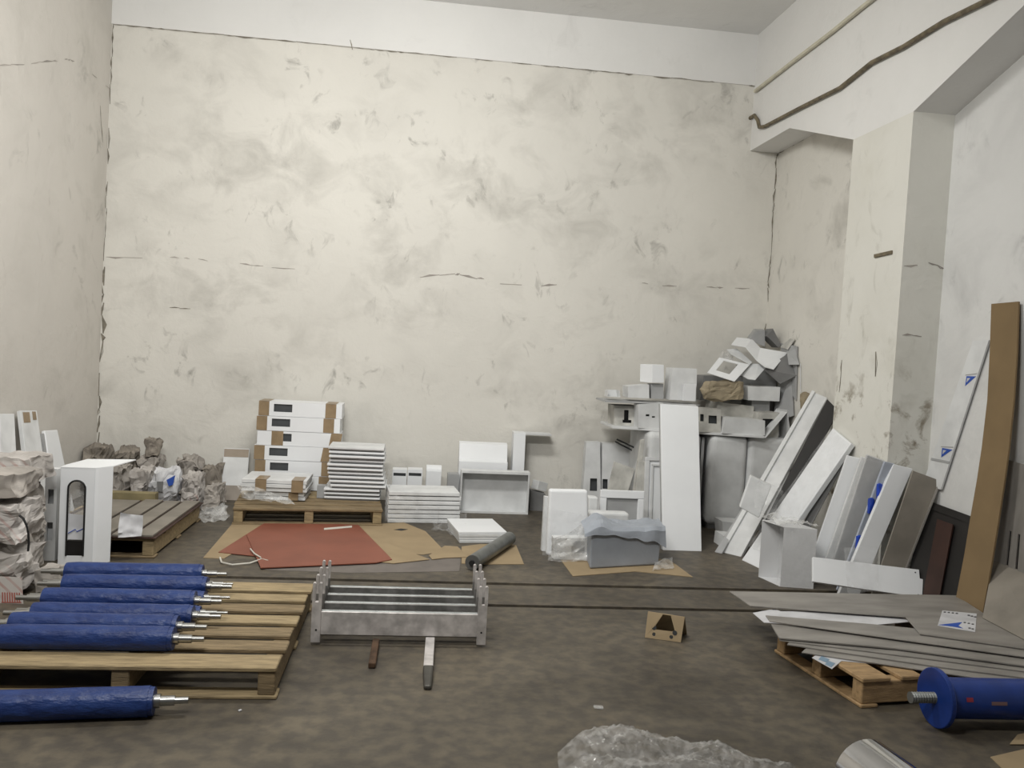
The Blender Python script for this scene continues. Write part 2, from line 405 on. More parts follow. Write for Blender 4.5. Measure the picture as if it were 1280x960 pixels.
NB, NL, NR = (0, -1, 0), (1, 0, 0), (-1, 0, 0)
crack(wb, [(XL+.01, YB, .3), (XL+.01, YB, 2.1)], .05, NB, 1, .1)
crack(wb, [(XL+.008, YB, 2.1), (XL+.008, YB, ZB)], .022, NB, 2, .3)
crack(wb, [(XL+.02, YB-.013, ZB-.004), (XB, YB-.013, ZB-.004)], .014, NB, 3, .25)
crack(wb, [(XR-.012, YB, 1.7), (XR-.012, YB, ZH)], .035, NB, 4, .15)
crack(wb, [Yp(x, y, YB) for x, y in ((133, 322), (230, 322), (300, 330), (380, 338))], .02, NB, 5, .6, PAPERG)
crack(wb, [Yp(x, y, YB) for x, y in ((525, 346), (575, 343), (625, 354), (720, 358))], .03, NB, 6, .35, PAPERG)
crack(wb, [Yp(x, y, YB) for x, y in ((760, 364), (785, 353), (850, 358), (955, 362))], .025, NB, 7, .4, PAPERG)
crack(wb, [Yp(x, y, YB) for x, y in ((212, 385), (238, 386))], .02, NB, 8, 0)
crack(wb, [Yp(437, 50, YB-.012), Yp(441, 62, YB-.012)], .03, NB, 9, 0)
crack(wl, [Xp(x, y, XL) for x, y in ((-30, 85), (30, 80), (88, 74), (115, 93), (138, 112))], .018, NL, 10, .45, PAPERG)
crack(wl, [Xp(125, 132, XL), Xp(128, 178, XL)], .02, NL, 11, 0)
crack(colm, [Yp(1195, 190, CY0), Yp(1188, 290, CY0), Yp(1170, 470, CY0)], .022, NB, 12, .2)
crack(colm, [Yp(1130, 332, CY0), Yp(1160, 330, CY0), Yp(1180, 335, CY0)], .03, NB, 13, .2, PAPERG)
crack(colm, [Yp(1128, 418, CY0), Yp(1152, 420, CY0)], .02, NB, 14, .2, PAPERG)
crack(colm, [Xp(1094, 440, XB), Xp(1096, 470, XB)], .05, NR, 15, 0)
crack(colm, [Xp(1052, 450, XB), Xp(1049, 490, XB)], .03, NR, 16, .2)
crack(wr, [Xp(973, 192, XR-.006), Xp(1019, 167, XR-.006)], .02, NR, 17, .3)

# conduits on the right-hand beam
def px_path(pix, X): return [Xp(x, y, X) for x, y in pix]
CREAM = mat('cream_conduit', (.62, .59, .47), .5, var=.08, scale=8)
CABLE = mat('grimy_cable', (.20, .165, .105), .6, var=.22, scale=18)
o = MB().tube(px_path(((944, 114), (990, 78), (1040, 40), (1078, 9), (1115, -20)), XB-.02), .018).build('conduit', CREAM, smooth=True)
tag(o, 'thin cream conduit high on the side beam below the ceiling', 'conduit')
pth = px_path(((933, 157), (938, 147), (943, 144), (947, 150), (949, 159), (956, 158), (1000, 135), (1050, 110), (1090, 78), (1130, 58), (1180, 27), (1235, 0), (1300, -36)), XB-.022)
o = MB().tube(pth, .017).build('cable', CABLE, smooth=True)
tag(o, 'grimy brown cable with hooked end sagging along the side beam', 'cable')
# small iron bracket let into the column
q = [Xp(1094, 318, XB), Xp(1116, 313, XB), Xp(1116, 317.5, XB), Xp(1094, 322.5, XB)]
d = Vector((-.012, 0, 0)); c8 = [p+d for p in q]+[p+Vector((.01, 0, 0)) for p in q]
tag(MB().hexa(c8).build('wall_bracket', CABLE, bevel=.003), 'small dark iron slot bracket set into the painted column', 'bracket')

# ================================================================== pallets
def pallet(o3, rz, w, d, h, label, m, nb=7, m2=None, name='wooden_pallet', bt=.02, gapf=.35, bw=None):
    # o3 = front-left corner on the floor; deck boards run along local x, three stringers along local y
    m2 = m2 or m; rnd = random.Random(int(w*1000+o3[0]*77)); R = Matrix.Rotation(rz, 3, 'Z'); o3 = Vector(o3)
    t = thing(name, o3, label, 'pallet', 'wooden pallets')
    def part(nm, x0, x1, y0, y1, z0, z1, mm):
        mb = MB().box(x0, x1, y0, y1, z0, z1); mb.v = [R @ v + o3 for v in mb.v]; return mb.build(nm, mm, t, bevel=.004, seg=1)
    bt2 = .016
    step = d/nb
    for i in range(nb):
        wbd = step*(1-gapf) if i not in (0, nb-1) else step*(1-gapf*.45)
        y0 = 0 if i == 0 else (d-wbd if i == nb-1 else i*step+(step-wbd)/2)
        e0, e1 = rnd.uniform(-.006, .006), rnd.uniform(-.006, .006)
        part('deck_board', e0, w+e1, y0, y0+wbd, h-bt, h, m if rnd.random() < .6 else m2)
    for x in (0.01, w/2-.035, w-.08):
        part('stringer', x, x+.07, .008, d-.008, bt2, h-bt, m2)
    for y in (0, d/2-.045, d-.09):
        part('bottom_board', 0, w, y, y+.09, 0, bt2, m)
    return t
PZ = .135
PA = Vector((-1.745, 3.515, 0))
pallet(PA, 0.0, 1.25, 1.24, PZ, 'weathered wooden pallet carrying the row of blue wrapped rollers', WOOD, 7, WOODD)
pallet((-2.46, 5.71, 0), 0, .83, 1.22, PZ, 'wooden pallet under thin grey steel plates by the crumpled paper', WOODD, 6, WOOD)
MA = math.radians(6.0); MO = Vector((-1.365, 6.80, 0))
pallet(MO, MA, 1.18, 1.0, PZ, 'wooden pallet carrying taped white cartons and flat white panels', WOODD, 6, WOOD)
RA = math.radians(90)

# ================================================================== blue wrapped rollers
def roller_proto(L, r, label, group):
    t = thing('blue_roller', (0, 0, 0), label, 'roller', group)
    n, k = 24, 14; vs = []; rnd = random.Random(5)
    for i in range(k+1):
        x = -L/2 + L*i/k
        for j in range(n):
            a = 2*math.pi*j/n; rr = r*(1 + .02*noise.noise(Vector((x*9, math.cos(a)*2, math.sin(a)*2))))
            if i in (0, k): rr *= .93
            vs.append((x, math.cos(a)*rr, math.sin(a)*rr))
    fs = [(i*n+j, i*n+(j+1) % n, (i+1)*n+(j+1) % n, (i+1)*n+j) for i in range(k) for j in range(n)] + [tuple(range(n-1, -1, -1)), tuple(range(k*n, k*n+n))]
    MB().add(vs, fs).build('wrapped_body', BLUEF, t, smooth=True)
    for s in (-1, 1):
        sh = MB().cyl((s*L/2, 0, 0), (s*(L/2+.022), 0, 0), r*.46).cyl((s*(L/2+.022), 0, 0), (s*(L/2+.075), 0, 0), r*.33).cyl((s*(L/2+.075), 0, 0), (s*(L/2+.125), 0, 0), r*.22).build('shaft', STEEL, t, smooth=True)
    MB().cyl((L/2-.045, 0, 0), (L/2-.018, 0, 0), r*1.012, n=24).build('wrap_end_band', BLUEF, t, smooth=True)
    return t
RR = .052
rl = [  # pixel of the body's left end, right end (y of the axis)
    ((83, 712), (262, 712)), ((78, 731), (260, 732)), ((56, 748), (243, 751)), ((48, 767), (235, 770)), ((15, 779), (222, 784)), ((12, 796), (205, 798))]
texts = ['blue plastic-wrapped roller on pallet, farthest back from the floor roller', 'blue plastic-wrapped roller on pallet, second from the white slotted cover',
         'blue plastic-wrapped roller on pallet, third from the white slotted cover', 'blue plastic-wrapped roller on pallet, fourth from the white slotted cover',
         'blue plastic-wrapped roller on pallet, next behind the one on the edge board', 'blue plastic-wrapped roller resting along the edge board of the pallet']
proto = None
ys = []
for i, (a, b) in enumerate(rl):
    pa, pb = Zp(*a, PZ+RR), Zp(*b, PZ+RR); c = (pa+pb)/2
    ang = math.atan2(pb.y-pa.y, pb.x-pa.x)*.3
    c.y = min(c.y, 4.70)
    ys.append([c, ang, (pb-pa).length])
Y0 = ys[5][0].y; Y1 = ys[0][0].y
for i in range(6):
    c, ang, L = ys[i][:3]
    if proto is None: proto = roller_proto(.70, RR, texts[0], 'blue rollers on the pallet'); 
    M4 = Matrix.Translation((c.x, c.y, PZ+RR*1.01)) @ Matrix.Rotation(ang, 4, 'Z') @ Matrix.Rotation(i*math.pi/2, 4, 'X')
    if i == 0: proto.matrix_world = M4
    else: copy_tree(proto, M4, texts[i])
    ys[i].append(M4)
p2 = None
for i, dx in ((0, .02), (1, .015), (2, .03)):   # thinner rollers lying in the gaps, only their shafts peep out
    c, ang, L = ys[i][:3]; cn = ys[i+1][0] if i < 5 else c
    yy = (c.y+cn.y)/2 if i != 0 else (c.y+cn.y)/2
    M4 = Matrix.Translation(((c.x+cn.x)/2+dx, yy, PZ+.033)) @ Matrix.Rotation(ang, 4, 'Z')
    if p2 is None:
        p2 = roller_proto(.70, .032, 'slim blue roller lying between first and second wrapped rollers, shafts showing', 'slim rollers between the wrapped rollers'); p2.matrix_world = M4
    else: copy_tree(p2, M4, ('', 'slim blue roller lying between second and third wrapped rollers, shafts showing', 'slim blue roller lying between third and fourth wrapped rollers, shafts showing')[i])
# one roller on the floor in front of the pallet
fa, fb = Zp(0, 882, .06), Zp(193, 876, .06)
p3 = roller_proto(.78, .058, 'blue plastic-wrapped roller lying on the concrete floor beside the pallet', None)
ang = math.atan2(fb.y-fa.y, fb.x-fa.x)
dirv = Vector((math.cos(ang), math.sin(ang), 0)); c = fb - dirv*.39
p3.matrix_world = Matrix.Translation((c.x, c.y, .0588)) @ Matrix.Rotation(ang, 4, 'Z')

# ================================================================== left corner: slotted white cover
def to_world(mb, o, rz, tilt=None):
    R = Matrix.Rotation(rz, 3, 'Z')
    if tilt is not None: R = R @ tilt
    mb.v = [R @ v + Vector(o) for v in mb.v]; return mb
cv = Vector((-2.145, 5.50, 0)); W, Dp, Hh = .275, .20, .615
t = thing('slotted_cover', cv, 'tall white sheet-metal cover with black-rimmed arched slot and flared top', 'machine cover')
rzc = math.radians(3)
# front panel with an arched slot
sx0, sx1, sz0, sz1 = .045, .145, .06, .535; rad = (sx1-sx0)/2; cx = (sx0+sx1)/2
arch = [(sx0, sz0)] + [(cx-rad*math.cos(math.pi*i/12), sz1-rad+rad*math.sin(math.pi*i/12)) for i in range(13)] + [(sx1, sz0)]
outer = [(0, 0)] + [(0, Hh) if i == 0 else ((W*.72)*i/12, Hh) for i in range(13)] + [(W*.72, 0)]
vs = [(x, 0, z) for x, z in arch] + [(x, 0, z) for x, z in outer]; k = len(arch)
fs = [(i, i+1, k+i+1, k+i) for i in range(k-1)] + [(0, k, 2*k-1, k-1)]
fpan = to_world(MB().add(vs, fs), cv, rzc).build('front_panel', WHITE, t, solid=.006)
mb = MB()
q1, q2, q3 = (W*.72, 0), (W*.78, .015), (W, .10)
mb.add([(q1[0], q1[1], 0), (q2[0], q2[1], 0), (q2[0], q2[1], Hh), (q1[0], q1[1], Hh)], [(0, 1, 2, 3)])
mb.add([(q2[0], q2[1], 0), (q3[0], q3[1], 0), (q3[0], q3[1], Hh), (q2[0], q2[1], Hh)], [(0, 1, 2, 3)])
to_world(mb, cv, rzc).build('angled_side', WHITE, t, solid=.005, merge=True)
to_world(MB().add([(0, 0, 0), (0, .18, 0), (0, .18, Hh), (0, 0, Hh)], [(0, 1, 2, 3)]), cv, rzc).build('side_panel', WHITE, t, solid=.005)
mb = MB().add([(-.004, -.004, Hh), (W*.72, -.004, Hh), (W*.78, .011, Hh), (W+.002, .1, Hh), (W+.09, .28, Hh+.02), (.06, .30, Hh+.01), (-.004, .1, Hh)], [(0, 1, 2, 3, 4, 5, 6)])
to_world(mb, cv, rzc).build('top_panel', WHITE, t, solid=.006)
pts = [(x, -.004, z) for x, z in arch]
to_world(MB().tube(pts, .006, 6), cv, rzc).build('slot_trim', BLACK, fpan, smooth=True)
mb = MB(); filmq = [(.0, .05, .30), (.27, .05, .32), (.27, .05, .58), (.0, .05, .58)]
o = to_world(MB().add([(.03, .06, .30), (.17, .06, .31), (.17, .07, .55), (.03, .07, .55)], [(0, 1, 2, 3)]), cv, rzc).build('inner_film', FILMH, t)
o = to_world(MB().add([(.04, .012, .16), (.15, .012, .16), (.15, .03, .31), (.04, .03, .32)], [(0, 1, 2, 3)]), cv, rzc).build('white_insert', BAGW, t, solid=.004)
to_world(MB().tube([(.05, .009, .20), (.09, .013, .225), (.10, .012, .21), (.145, .014, .235)], .0025, 5), cv, rzc).build('blue_scribble', LBLUE, t)
to_world(MB().box(.04, .16, .02, .05, .0, .15), cv, rzc).build('dark_insert', DGREY, t)

# narrow wrapped white box behind it
a = Zp(63, 668, .0)
o = shell('wrapped_channel', shell8([(-2.275, 5.60, 0), (-2.205, 5.60, 0), (-2.205, 5.60, .585), (-2.275, 5.60, .585)], (0, .06, 0)), 'FLRTB', WHITE2, None, .005, {'F': [(.25, .75, .22, .42), (.25, .75, .62, .78)]})
tag(o, 'narrow white channel with openings beside the slotted cover', 'channel')
o = filmsheet('plastic_film', [(-1.83, 5.62, .16), (-1.70, 5.66, .16), (-1.70, 5.68, .30), (-1.83, 5.64, .32)], BAGW, .04, 31, 10)
tag(o, 'torn white plastic scrap hanging off the slotted cover', 'plastic scrap')

# ---- heaps of paper-wrapped bundles
def bundle(px, py, Y, zb, size, seed, m, label, rz=0, amp=.3, group=None, k=6.0, sub=6):
    p = Yp(px, py, Y); o = crumple('paper_bundle', m, (p.x, Y, zb), size, seed, amp, rz, sub, k=k)
    return tag(o, label, 'paper bundle', group)
G1 = 'paper bundles stacked by the left wall'
near = [((-2.60, -2.03, 4.72, 5.10, 0, .29), 1, PAPER, 'big crumpled paper bundle on floor with row of faded red numerals'),
        ((-2.62, -2.17, 5.11, 5.46, 0, .33), 2, PAPERG, 'grey paper bundle on floor wedged behind the red-printed bundle'),
        ((-2.62, -2.05, 4.72, 5.12, .285, .54), 3, PAPER, 'creased paper bundle with dark strap, middle of the tall stack'),
        ((-2.62, -2.19, 5.13, 5.46, .325, .55), 4, PAPERG, 'plain grey paper bundle wedged behind the strapped bundle'),
        ((-2.64, -2.08, 4.76, 5.12, .535, .69), 6, PAPERG, 'wide folded paper bundle on top of the strapped bundle'),
        ((-2.64, -2.16, 5.13, 5.50, .545, .72), 7, PAPER, 'flattened pale paper bundle topping the stack under leaning white strips'),
        ((-2.02, -1.90, 4.86, 5.02, 0, .15), 8, PAPERG, 'small crushed paper bundle on floor at roller shaft ends')]
BND = []
for (x0, x1, y0, y1, z0, z1), sd, m, lb in near:
    o = crumple('paper_bundle', m, ((x0+x1)/2, (y0+y1)/2, z0), (x1-x0, y1-y0, z1-z0), sd, .17, 0, 12, k=6.5, rd=.0); BND.append(o)
    tag(o, lb, 'paper bundle', G1)
o = BND[2]
MB().tube([Yp(x, y, 4.715) for x, y in ((24, 644), (29, 648), (33, 656), (35.5, 668), (36, 680), (35, 689))], .006, 6).build('dark_strap', BLACK, o, smooth=True)
o = BND[0]
q = [Yp(-12, 757, 4.715), Yp(29, 757, 4.715), Yp(27, 722, 4.73), Yp(-12, 720, 4.73)]
fl_ = MB().slab(q, .004).build('printed_flap', PAPER, o); on = quad_on(q)
for k in range(8):
    u = .36+.075*k
    MB().slab([on(u, .10), on(u+.035, .10), on(u+.035, .46), on(u, .46)], .0015).build('red_stroke', REDP, fl_)
MB().slab([on(.34, .10, .0025), on(.95, .10, .0025), on(.95, .13, .0025), on(.34, .13, .0025)], .001).build('red_stroke', REDP, fl_)
far = [(84, 126, 551, 7.66, 8.05, 0, 11, PAPERD, 'dark crumpled brown paper bundle against the left corner'),
       (130, 164, 556, 7.66, 8.05, 0, 12, PAPERD, 'crushed brown paper bundle in the room corner beside the knotted wad'),
       (166, 196, 566, 7.66, 8.02, 0, 13, PAPERG, 'rounded grey paper bundle carrying a knotted wad'),
       (160, 180, 545, 7.70, 7.92, None, 14, PAPERD, 'small knotted paper wad perched on the grey bundle'),
       (212, 246, 568, 7.66, 8.02, 0, 17, PAPERG, 'upright crumpled bundle with ragged top near the leaning white board'),
       (247, 274, 579, 7.66, 8.00, 0, 20, PAPERD, 'ragged brown paper bundle behind the loose parcel'),
       (118, 158, 574, 7.25, 7.62, 0, 21, PAPERG, 'broad grey paper bundle behind the timber batten'),
       (158, 183, 582, 7.25, 7.62, 0, 15, PAPER, 'crumpled paper bundle beside the blue printed sack'),
       (221, 252, 588, 7.25, 7.60, 0, 18, PAPER, 'buff paper parcel between printed sack and loose parcel'),
       (253, 276, 602, 7.25, 7.60, 0, 19, PAPERG, 'loose paper parcel tied low next to the clear film')]
for p0, p1, yt, y0, y1, zb, sd, m, lb in far:
    x0, x1, zt = Yp(p0, 590, y0).x, Yp(p1, 590, y0).x, Yp((p0+p1)/2, yt, (y0+y1)/2).z
    if zb is None: zb = Yp(172, 566, 7.84).z - .03; x0 += .1; x1 += .1
    x0 = max(x0, XL+.01)
    o = crumple('paper_bundle', m, ((x0+x1)/2, (y0+y1)/2, zb), (x1-x0, y1-y0, zt-zb), sd, .30, 0, 10, k=8.5, rd=.15)
    tag(o, lb, 'paper bundle', 'paper bundles in the far left corner')
o = crumple('printed_sack', BAGW, (Yp(203, 600, 7.25).x, 7.38, .0), (.27, .26, .36), 16, .25, 0, 9)
tag(o, 'white sack with blue print among the crumpled paper', 'sack')
MB().slab([Yp(208, 600, 7.245), Yp(219, 594, 7.245), Yp(216, 606, 7.245), Yp(211, 608, 7.245)], .006).build('blue_print_patch', LBLUE, o)
MB().slab([Yp(196, 602, 7.244), Yp(204, 602, 7.244), Yp(203, 615, 7.244), Yp(197, 614, 7.244)], .006).build('grey_print_patch', SHADEG, o)
a, b = Zp(128, 612, .30), Zp(165, 606, .30)
o = MB().box(-2.42, -2.00, 6.97, 7.06, .0005, PZ+.06).build('timber_batten', YELLOW, bevel=.004)
tag(o, 'yellowish timber batten lying at the back of the grey plates', 'batten')

# thin grey plates on the left pallet
gp = []
rnd = random.Random(4)
z = PZ
lb = ['broad dark steel plate, lowest on the far left pallet', 'thin grey steel strip along the open edge of the plate pallet', 'thin grey steel strip, second from the open pallet edge', 'thin grey steel strip, third from the open pallet edge', 'widest thin grey strip, closest to the slotted cover']
for i, (x0, x1, y0, y1) in enumerate([(-2.42, -1.62, 5.69, 6.95), (-1.76, -1.645, 5.71, 6.93), (-1.90, -1.785, 5.70, 6.90), (-2.06, -1.925, 5.71, 6.93), (-2.36, -2.085, 5.69, 6.88)]):
    if i: zz = PZ+.0075
    else: zz = PZ
    mb = MB().box(x0, x1, y0, y1, 0, .006 if i == 0 else .013)
    o = to_world(mb, (0, 0, zz+.0005), 0).build('steel_plate', PLATE2 if i else DBROWN, bevel=.001, seg=1)  # lowest plate goes dark brown to paint the shaded gaps between strips
    tag(o, lb[i], 'steel plate', 'thin plates on the far left pallet')

# white strips leaning on the left wall
def slabq(name, q, th, m, parent=None, bevel=.003): return MB().slab(q, th).build(name, m, parent, bevel=bevel, seg=1)
for i, (pix, lb, m) in enumerate([
        (((2, 640), (24, 640), (18, 517), (0, 517)), 'plain white strip leaning on left wall above the paper stack', WHITE2),
        (((40, 640), (64, 640), (46, 513), (26, 513)), 'white strip with brown tape at its top, leaning on left wall', WHITE2),
        (((70, 640), (94, 640), (72, 537), (56, 538)), 'white rounded strip leaning on left wall nearest the room corner', WHITE)]):
    bl, br, tr, tl = pix
    q = [Xp(bl[0], bl[1], -2.62), Xp(br[0], br[1], -2.60), Xp(tr[0], tr[1], XL+.06), Xp(tl[0], tl[1], XL+.06)]
    # stand it on the floor: run the long edges down to z = 0
    for e0, e1 in ((0, 3), (1, 2)):
        dd = q[e0]-q[e1]; q[e0] = q[e1] + dd*(q[e1].z/(-dd.z))
    t = thing('leaning_strip', base_of(q), lb, 'panel', 'white strips leaning on the left wall')
    MB().slab(q, .03).build('strip_body', m, t, bevel=.008 if i == 2 else .003)
    n = (q[1]-q[0]).cross(q[3]-q[0]).normalized()
    if n.dot(EYEV-q[0]) < 0: n = -n
    def on(u, v, h=.002):
        return (q[0]*(1-u)+q[1]*u)*(1-v)+(q[3]*(1-u)+q[2]*u)*v + n*h
    if i == 1:
        for u0, u1, v0, v1 in ((.1, .5, .90, .985), (.68, .9, .92, .99)):
            MB().slab([on(u0, v0), on(u1, v0), on(u1, v1), on(u0, v1)], .0018).build('brown_tape', TAPE, t)
    if i == 2 or i == 0:
        MB().slab([on(-.16, 0, -.004), on(-.03, 0, -.004), on(-.03, .97, -.004), on(-.16, .97, -.004)], .02).build('dark_edge', GREYM, t)

# ================================================================== middle pallet: taped cartons and flat panels
order = ['lowest', 'second from the bottom', 'third from the bottom', 'fourth from the bottom', 'second from the top', 'topmost']
ch = .128
for i in range(6):
    z0 = PZ+.002 + i*(ch+.0035); sh = (.0, .012, -.005, .01, -.006, .0)[i]; x0, x1 = -1.385+sh+.006*i, -.655+sh+.006*i; y0, y1 = 7.70+.004*(i % 2), 7.98
    t = thing('taped_carton', ((x0+x1)/2, (y0+y1)/2, z0), 'white carton with dark window and brown tape, %s in stack' % order[i], 'carton', 'taped white cartons stacked on the pallet')
    wu = (.36, .30, .30, .33, .28, .29)[i]; w0, w1 = (.18, .40) if i != 3 else (.31, .41)
    c8 = shell8([(x0, y0, z0), (x1, y0, z0), (x1, y0, z0+ch), (x0, y0, z0+ch)], (0, y1-y0, 0))
    cb = shell('carton_body', c8, 'FBLRTD', WHITE, t, .003, {'F': [(w0, w1, .30, .84)]})
    MB().box(x0+(x1-x0)*(w0-.02), x0+(x1-x0)*(w1+.02), y0+.012, y0+.016, z0+.02, z0+ch-.01).build('window_panel', DARKW, cb)
    for k, (u0, u1) in enumerate(((.0, .125), (.80, .93)) if i != 3 else ((.17, .31), (.86, .995))):
        a, b = x0+(x1-x0)*u0, x0+(x1-x0)*u1; e = .0035; mb = MB()
        lean = .02 if (k == 1 and i in (2, 3)) else 0
        mb.hexa([(a, y0-e, z0+.001), (b, y0-e, z0+.001), (b+lean, y0-e, z0+ch), (a+lean, y0-e, z0+ch), (a, y0-.001, z0+.001), (b, y0-.001, z0+.001), (b+lean, y0-.001, z0+ch), (a+lean, y0-.001, z0+ch)])
        mb.build('tape_band', TAPE, t)
        if i == 5: MB().box(a, b, y0-e, y1, z0+ch+.0018, z0+ch+.003).build('tape_band', TAPE, t)
# bundles of flat cartons taped together, in front of the tall stack
def flat_bundle(x0, x1, y0, y1, z0, n, th, label, tapes):
    t = thing('flat_carton_bundle', ((x0+x1)/2, (y0+y1)/2, z0), label, 'carton bundle')
    for i in range(n):
        o = (.006, -.004, .003)[i % 3]
        MB().box(x0+o, x1+o, y0+o, y1+o, z0+i*th+.001, z0+(i+1)*th-.003).build('flat_carton', WHITE2, t, bevel=.002, seg=1)
    z1 = z0+n*th
    for a, b in tapes:
        mb = MB().box(a, b, y0-.008, y0-.005, z0+.002, z1).box(a, b, y0-.008, y0+(y1-y0)*.45, z1-.002, z1+.001)
        mb.build('tape_band', TAPE, t)
    return t
flat_bundle(-1.27, -.86, 7.19, 7.58, PZ+.0005, 2, .036, 'pair of flat white cartons taped together directly on the pallet deck', ((-.99, -.91),))
flat_bundle(-1.375, -.845, 7.16, 7.60, PZ+.074, 3, .034, 'three flat white cartons bound with brown tape in front of the carton stack', ((-1.26, -1.17), (-.965, -.87)))
o = filmsheet('plastic_film', [Zp(300, 625, .16), Zp(372, 634, .16), Zp(352, 618, .22), Zp(298, 610, .24)], FILMH, .07, 41, 16)
tag(o, 'crumpled clear film spilling over the pallet edge below the taped cartons', 'plastic film')
o = filmsheet('plastic_film', [Zp(244, 655, .0), Zp(284, 650, .0), Zp(282, 634, .0), Zp(254, 636, .0)], FILMH, .10, 42, 16)
tag(o, 'rumpled clear film on the floor between two wooden pallets', 'plastic film')
# stack of flat white panels; dark rims paint the shaded gaps between them
n = 13; th = .0355
names = ['lowest'] + ['panel %d' % i for i in range(n)]
ords = ['lowest', 'second', 'third', 'fourth', 'fifth', 'sixth', 'seventh', 'eighth', 'ninth', 'tenth', 'eleventh', 'twelfth', 'topmost']
rnd = random.Random(8)
for i in range(n):
    z0 = PZ+.0005+i*th; dx = rnd.uniform(-.018, .018) + (-.02 if i < 3 else 0); dy = rnd.uniform(-.015, .015)
    x0, x1, y0, y1 = -.675+dx, -.205+dx, 7.27+dy, 7.66+dy
    lab = 'flat white rimmed tray, %s in the stack beside taped cartons' % (ords[i] if i in (0, 12) else ords[i]+' from bottom')
    t = thing('rimmed_tray', ((x0+x1)/2, (y0+y1)/2, z0), lab, 'panel', 'flat panels stacked on the pallet')
    MB().box(x0, x1, y0, y1, z0+.014, z0+.031).build('panel_sheet', WHITE if i != 12 else WHITE2, t, bevel=.002, seg=1)
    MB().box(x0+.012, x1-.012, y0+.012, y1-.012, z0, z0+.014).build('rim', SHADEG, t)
o = shell('grey_box', shell8([(-.775, 7.36, PZ+.001), (-.70, 7.36, PZ+.001), (-.70, 7.36, .24), (-.775, 7.36, .24)], (0, .09, 0)), 'FBLRTD', GREYM)
tag(o, 'small grey box squeezed between the cartons and the panel stack', 'box')
o = filmsheet('plastic_film', [(-.17, 7.15, .03), (-.15, 7.45, .03), (-.17, 7.45, .40), (-.19, 7.2, .42)], FILM, .06, 43, 12)
tag(o, 'grey film hanging down the side of the panel stack', 'plastic film')
# leaning white panel with brown band
q = [Yp(276, 612, 7.86), Yp(308, 612, 7.86), Yp(312, 561, 8.0), Yp(280, 560, 8.0)]
for e0, e1 in ((0, 3), (1, 2)):
    dd = q[e0]-q[e1]; q[e0] = q[e1] + dd*(q[e1].z/(-dd.z))
t = thing('leaning_board', base_of(q), 'white panel with brown upper band leaning on back wall beside the carton stack', 'panel')
MB().slab(q, .02).build('panel_body', WHITE2, t, bevel=.002, seg=1); on = quad_on(q)
MB().slab([on(.02, .83), on(.98, .83), on(.98, .985), on(.02, .985)], .0018).build('brown_band', mat('dull_brown_band', (.36, .30, .24), .7), t)
MB().slab([on(.02, .0), on(.98, .0), on(.98, .28), on(.02, .28)], .0018).build('brown_band', mat('dull_brown_band_low', (.33, .29, .25), .7), t)

# ================================================================== wrapped panel stack, channels and trays along the back wall
A1 = math.radians(10)
for i in range(7):
    mb = MB().box(-.005*(i % 2), .60+.006*(i % 3), 0+.004*(i % 3), .36, 0, .031)
    o = to_world(mb, (-.155+.004*(i % 2), 7.07, .0005+i*.0385), A1*.55).build('wrapped_sheet', WHITE2, bevel=.004, seg=2)
    tag(o, 'white film-wrapped panel, %s in the low stack beside the wooden pallet' % (['lowest', 'second up', 'third up', 'fourth up', 'fifth up', 'sixth up', 'topmost'][i]), 'panel', 'film-wrapped panels stacked on the floor')
fz = [to_world(MB().add([(-.03, -.022, .004), (.42, -.03, .004), (.42, -.012, .15), (-.03, -.012, .27)], [(0, 1, 2, 3)]), (-.155, 7.07, 0), A1*.55).v][0]
tag(filmsheet('plastic_film', fz, FILM, .05, 44, 16), 'clear film sagging off the face of the wrapped panel stack', 'plastic film')
tag(filmsheet('plastic_film', [Zp(540, 668, 0), Zp(585, 672, 0), Zp(580, 650, 0), Zp(545, 648, 0)], FILM, .10, 45, 14), 'small heap of clear film on the floor before the wrapped panel stack', 'plastic film')
for i, (xa, xb, yt, op) in enumerate(((490, 507.5, 587, True), (509, 527, 587, True), (532, 551, 582, False))):
    a, b = Yp(xa, 608, 7.74), Yp(xb, 608, 7.74); zt = Yp(xa, yt, 7.74).z
    c8 = shell8([(a.x, 7.74, 0), (b.x, 7.74, 0), (b.x, 7.74, zt), (a.x, 7.74, zt)], (0, .15, 0))
    if op:
        o = thing('white_channel', base_of(c8), 'x', 'channel')
        cb = shell('channel_body', c8, 'FBLRT', WHITE, o, .006, {'F': [(.06, .94, .84, .92)]})
        MB().box(a.x+.008, b.x-.008, 7.752, 7.756, zt*.80, zt*.96).build('slot_backing', DARKW, cb)
    else:
        mb = MB(); k = 8; pr = [(0, 0)] + [(.07-.07*math.cos(math.pi*j/k/1), zt-.05+.05*math.sin(math.pi*j/k)) for j in range(k+1)] + [(.14, 0)]
        mb.add([(a.x, 7.74+y, z) for y, z in pr]+[(b.x, 7.74+y, z) for y, z in pr], [tuple(range(len(pr))), tuple(range(2*len(pr)-1, len(pr)-1, -1))]+[(j, j+1, j+1+len(pr), j+len(pr)) for j in range(len(pr)-1)]+[(len(pr)-1, 0, len(pr), 2*len(pr)-1)])
        o = mb.build('white_channel', WHITE, bevel=.003)
    tag(o, ('open-topped white channel standing behind wrapped stack, next to the panel pallet', 'open-topped white channel standing behind wrapped stack, beside the round-topped one', 'round-topped white channel standing behind the wrapped panel stack')[i], 'channel', 'white channels behind the wrapped stack')
a, b = Yp(559, 612, 7.72), Yp(573, 612, 7.72)
tag(shell('grey_box', shell8([(a.x, 7.72, 0), (b.x, 7.72, 0), (b.x, 7.72, .33), (a.x, 7.72, .33)], (0, .12, 0)), 'FBLRT', GREYM), 'upright grey box squeezed between channels and the large open tray', 'box')
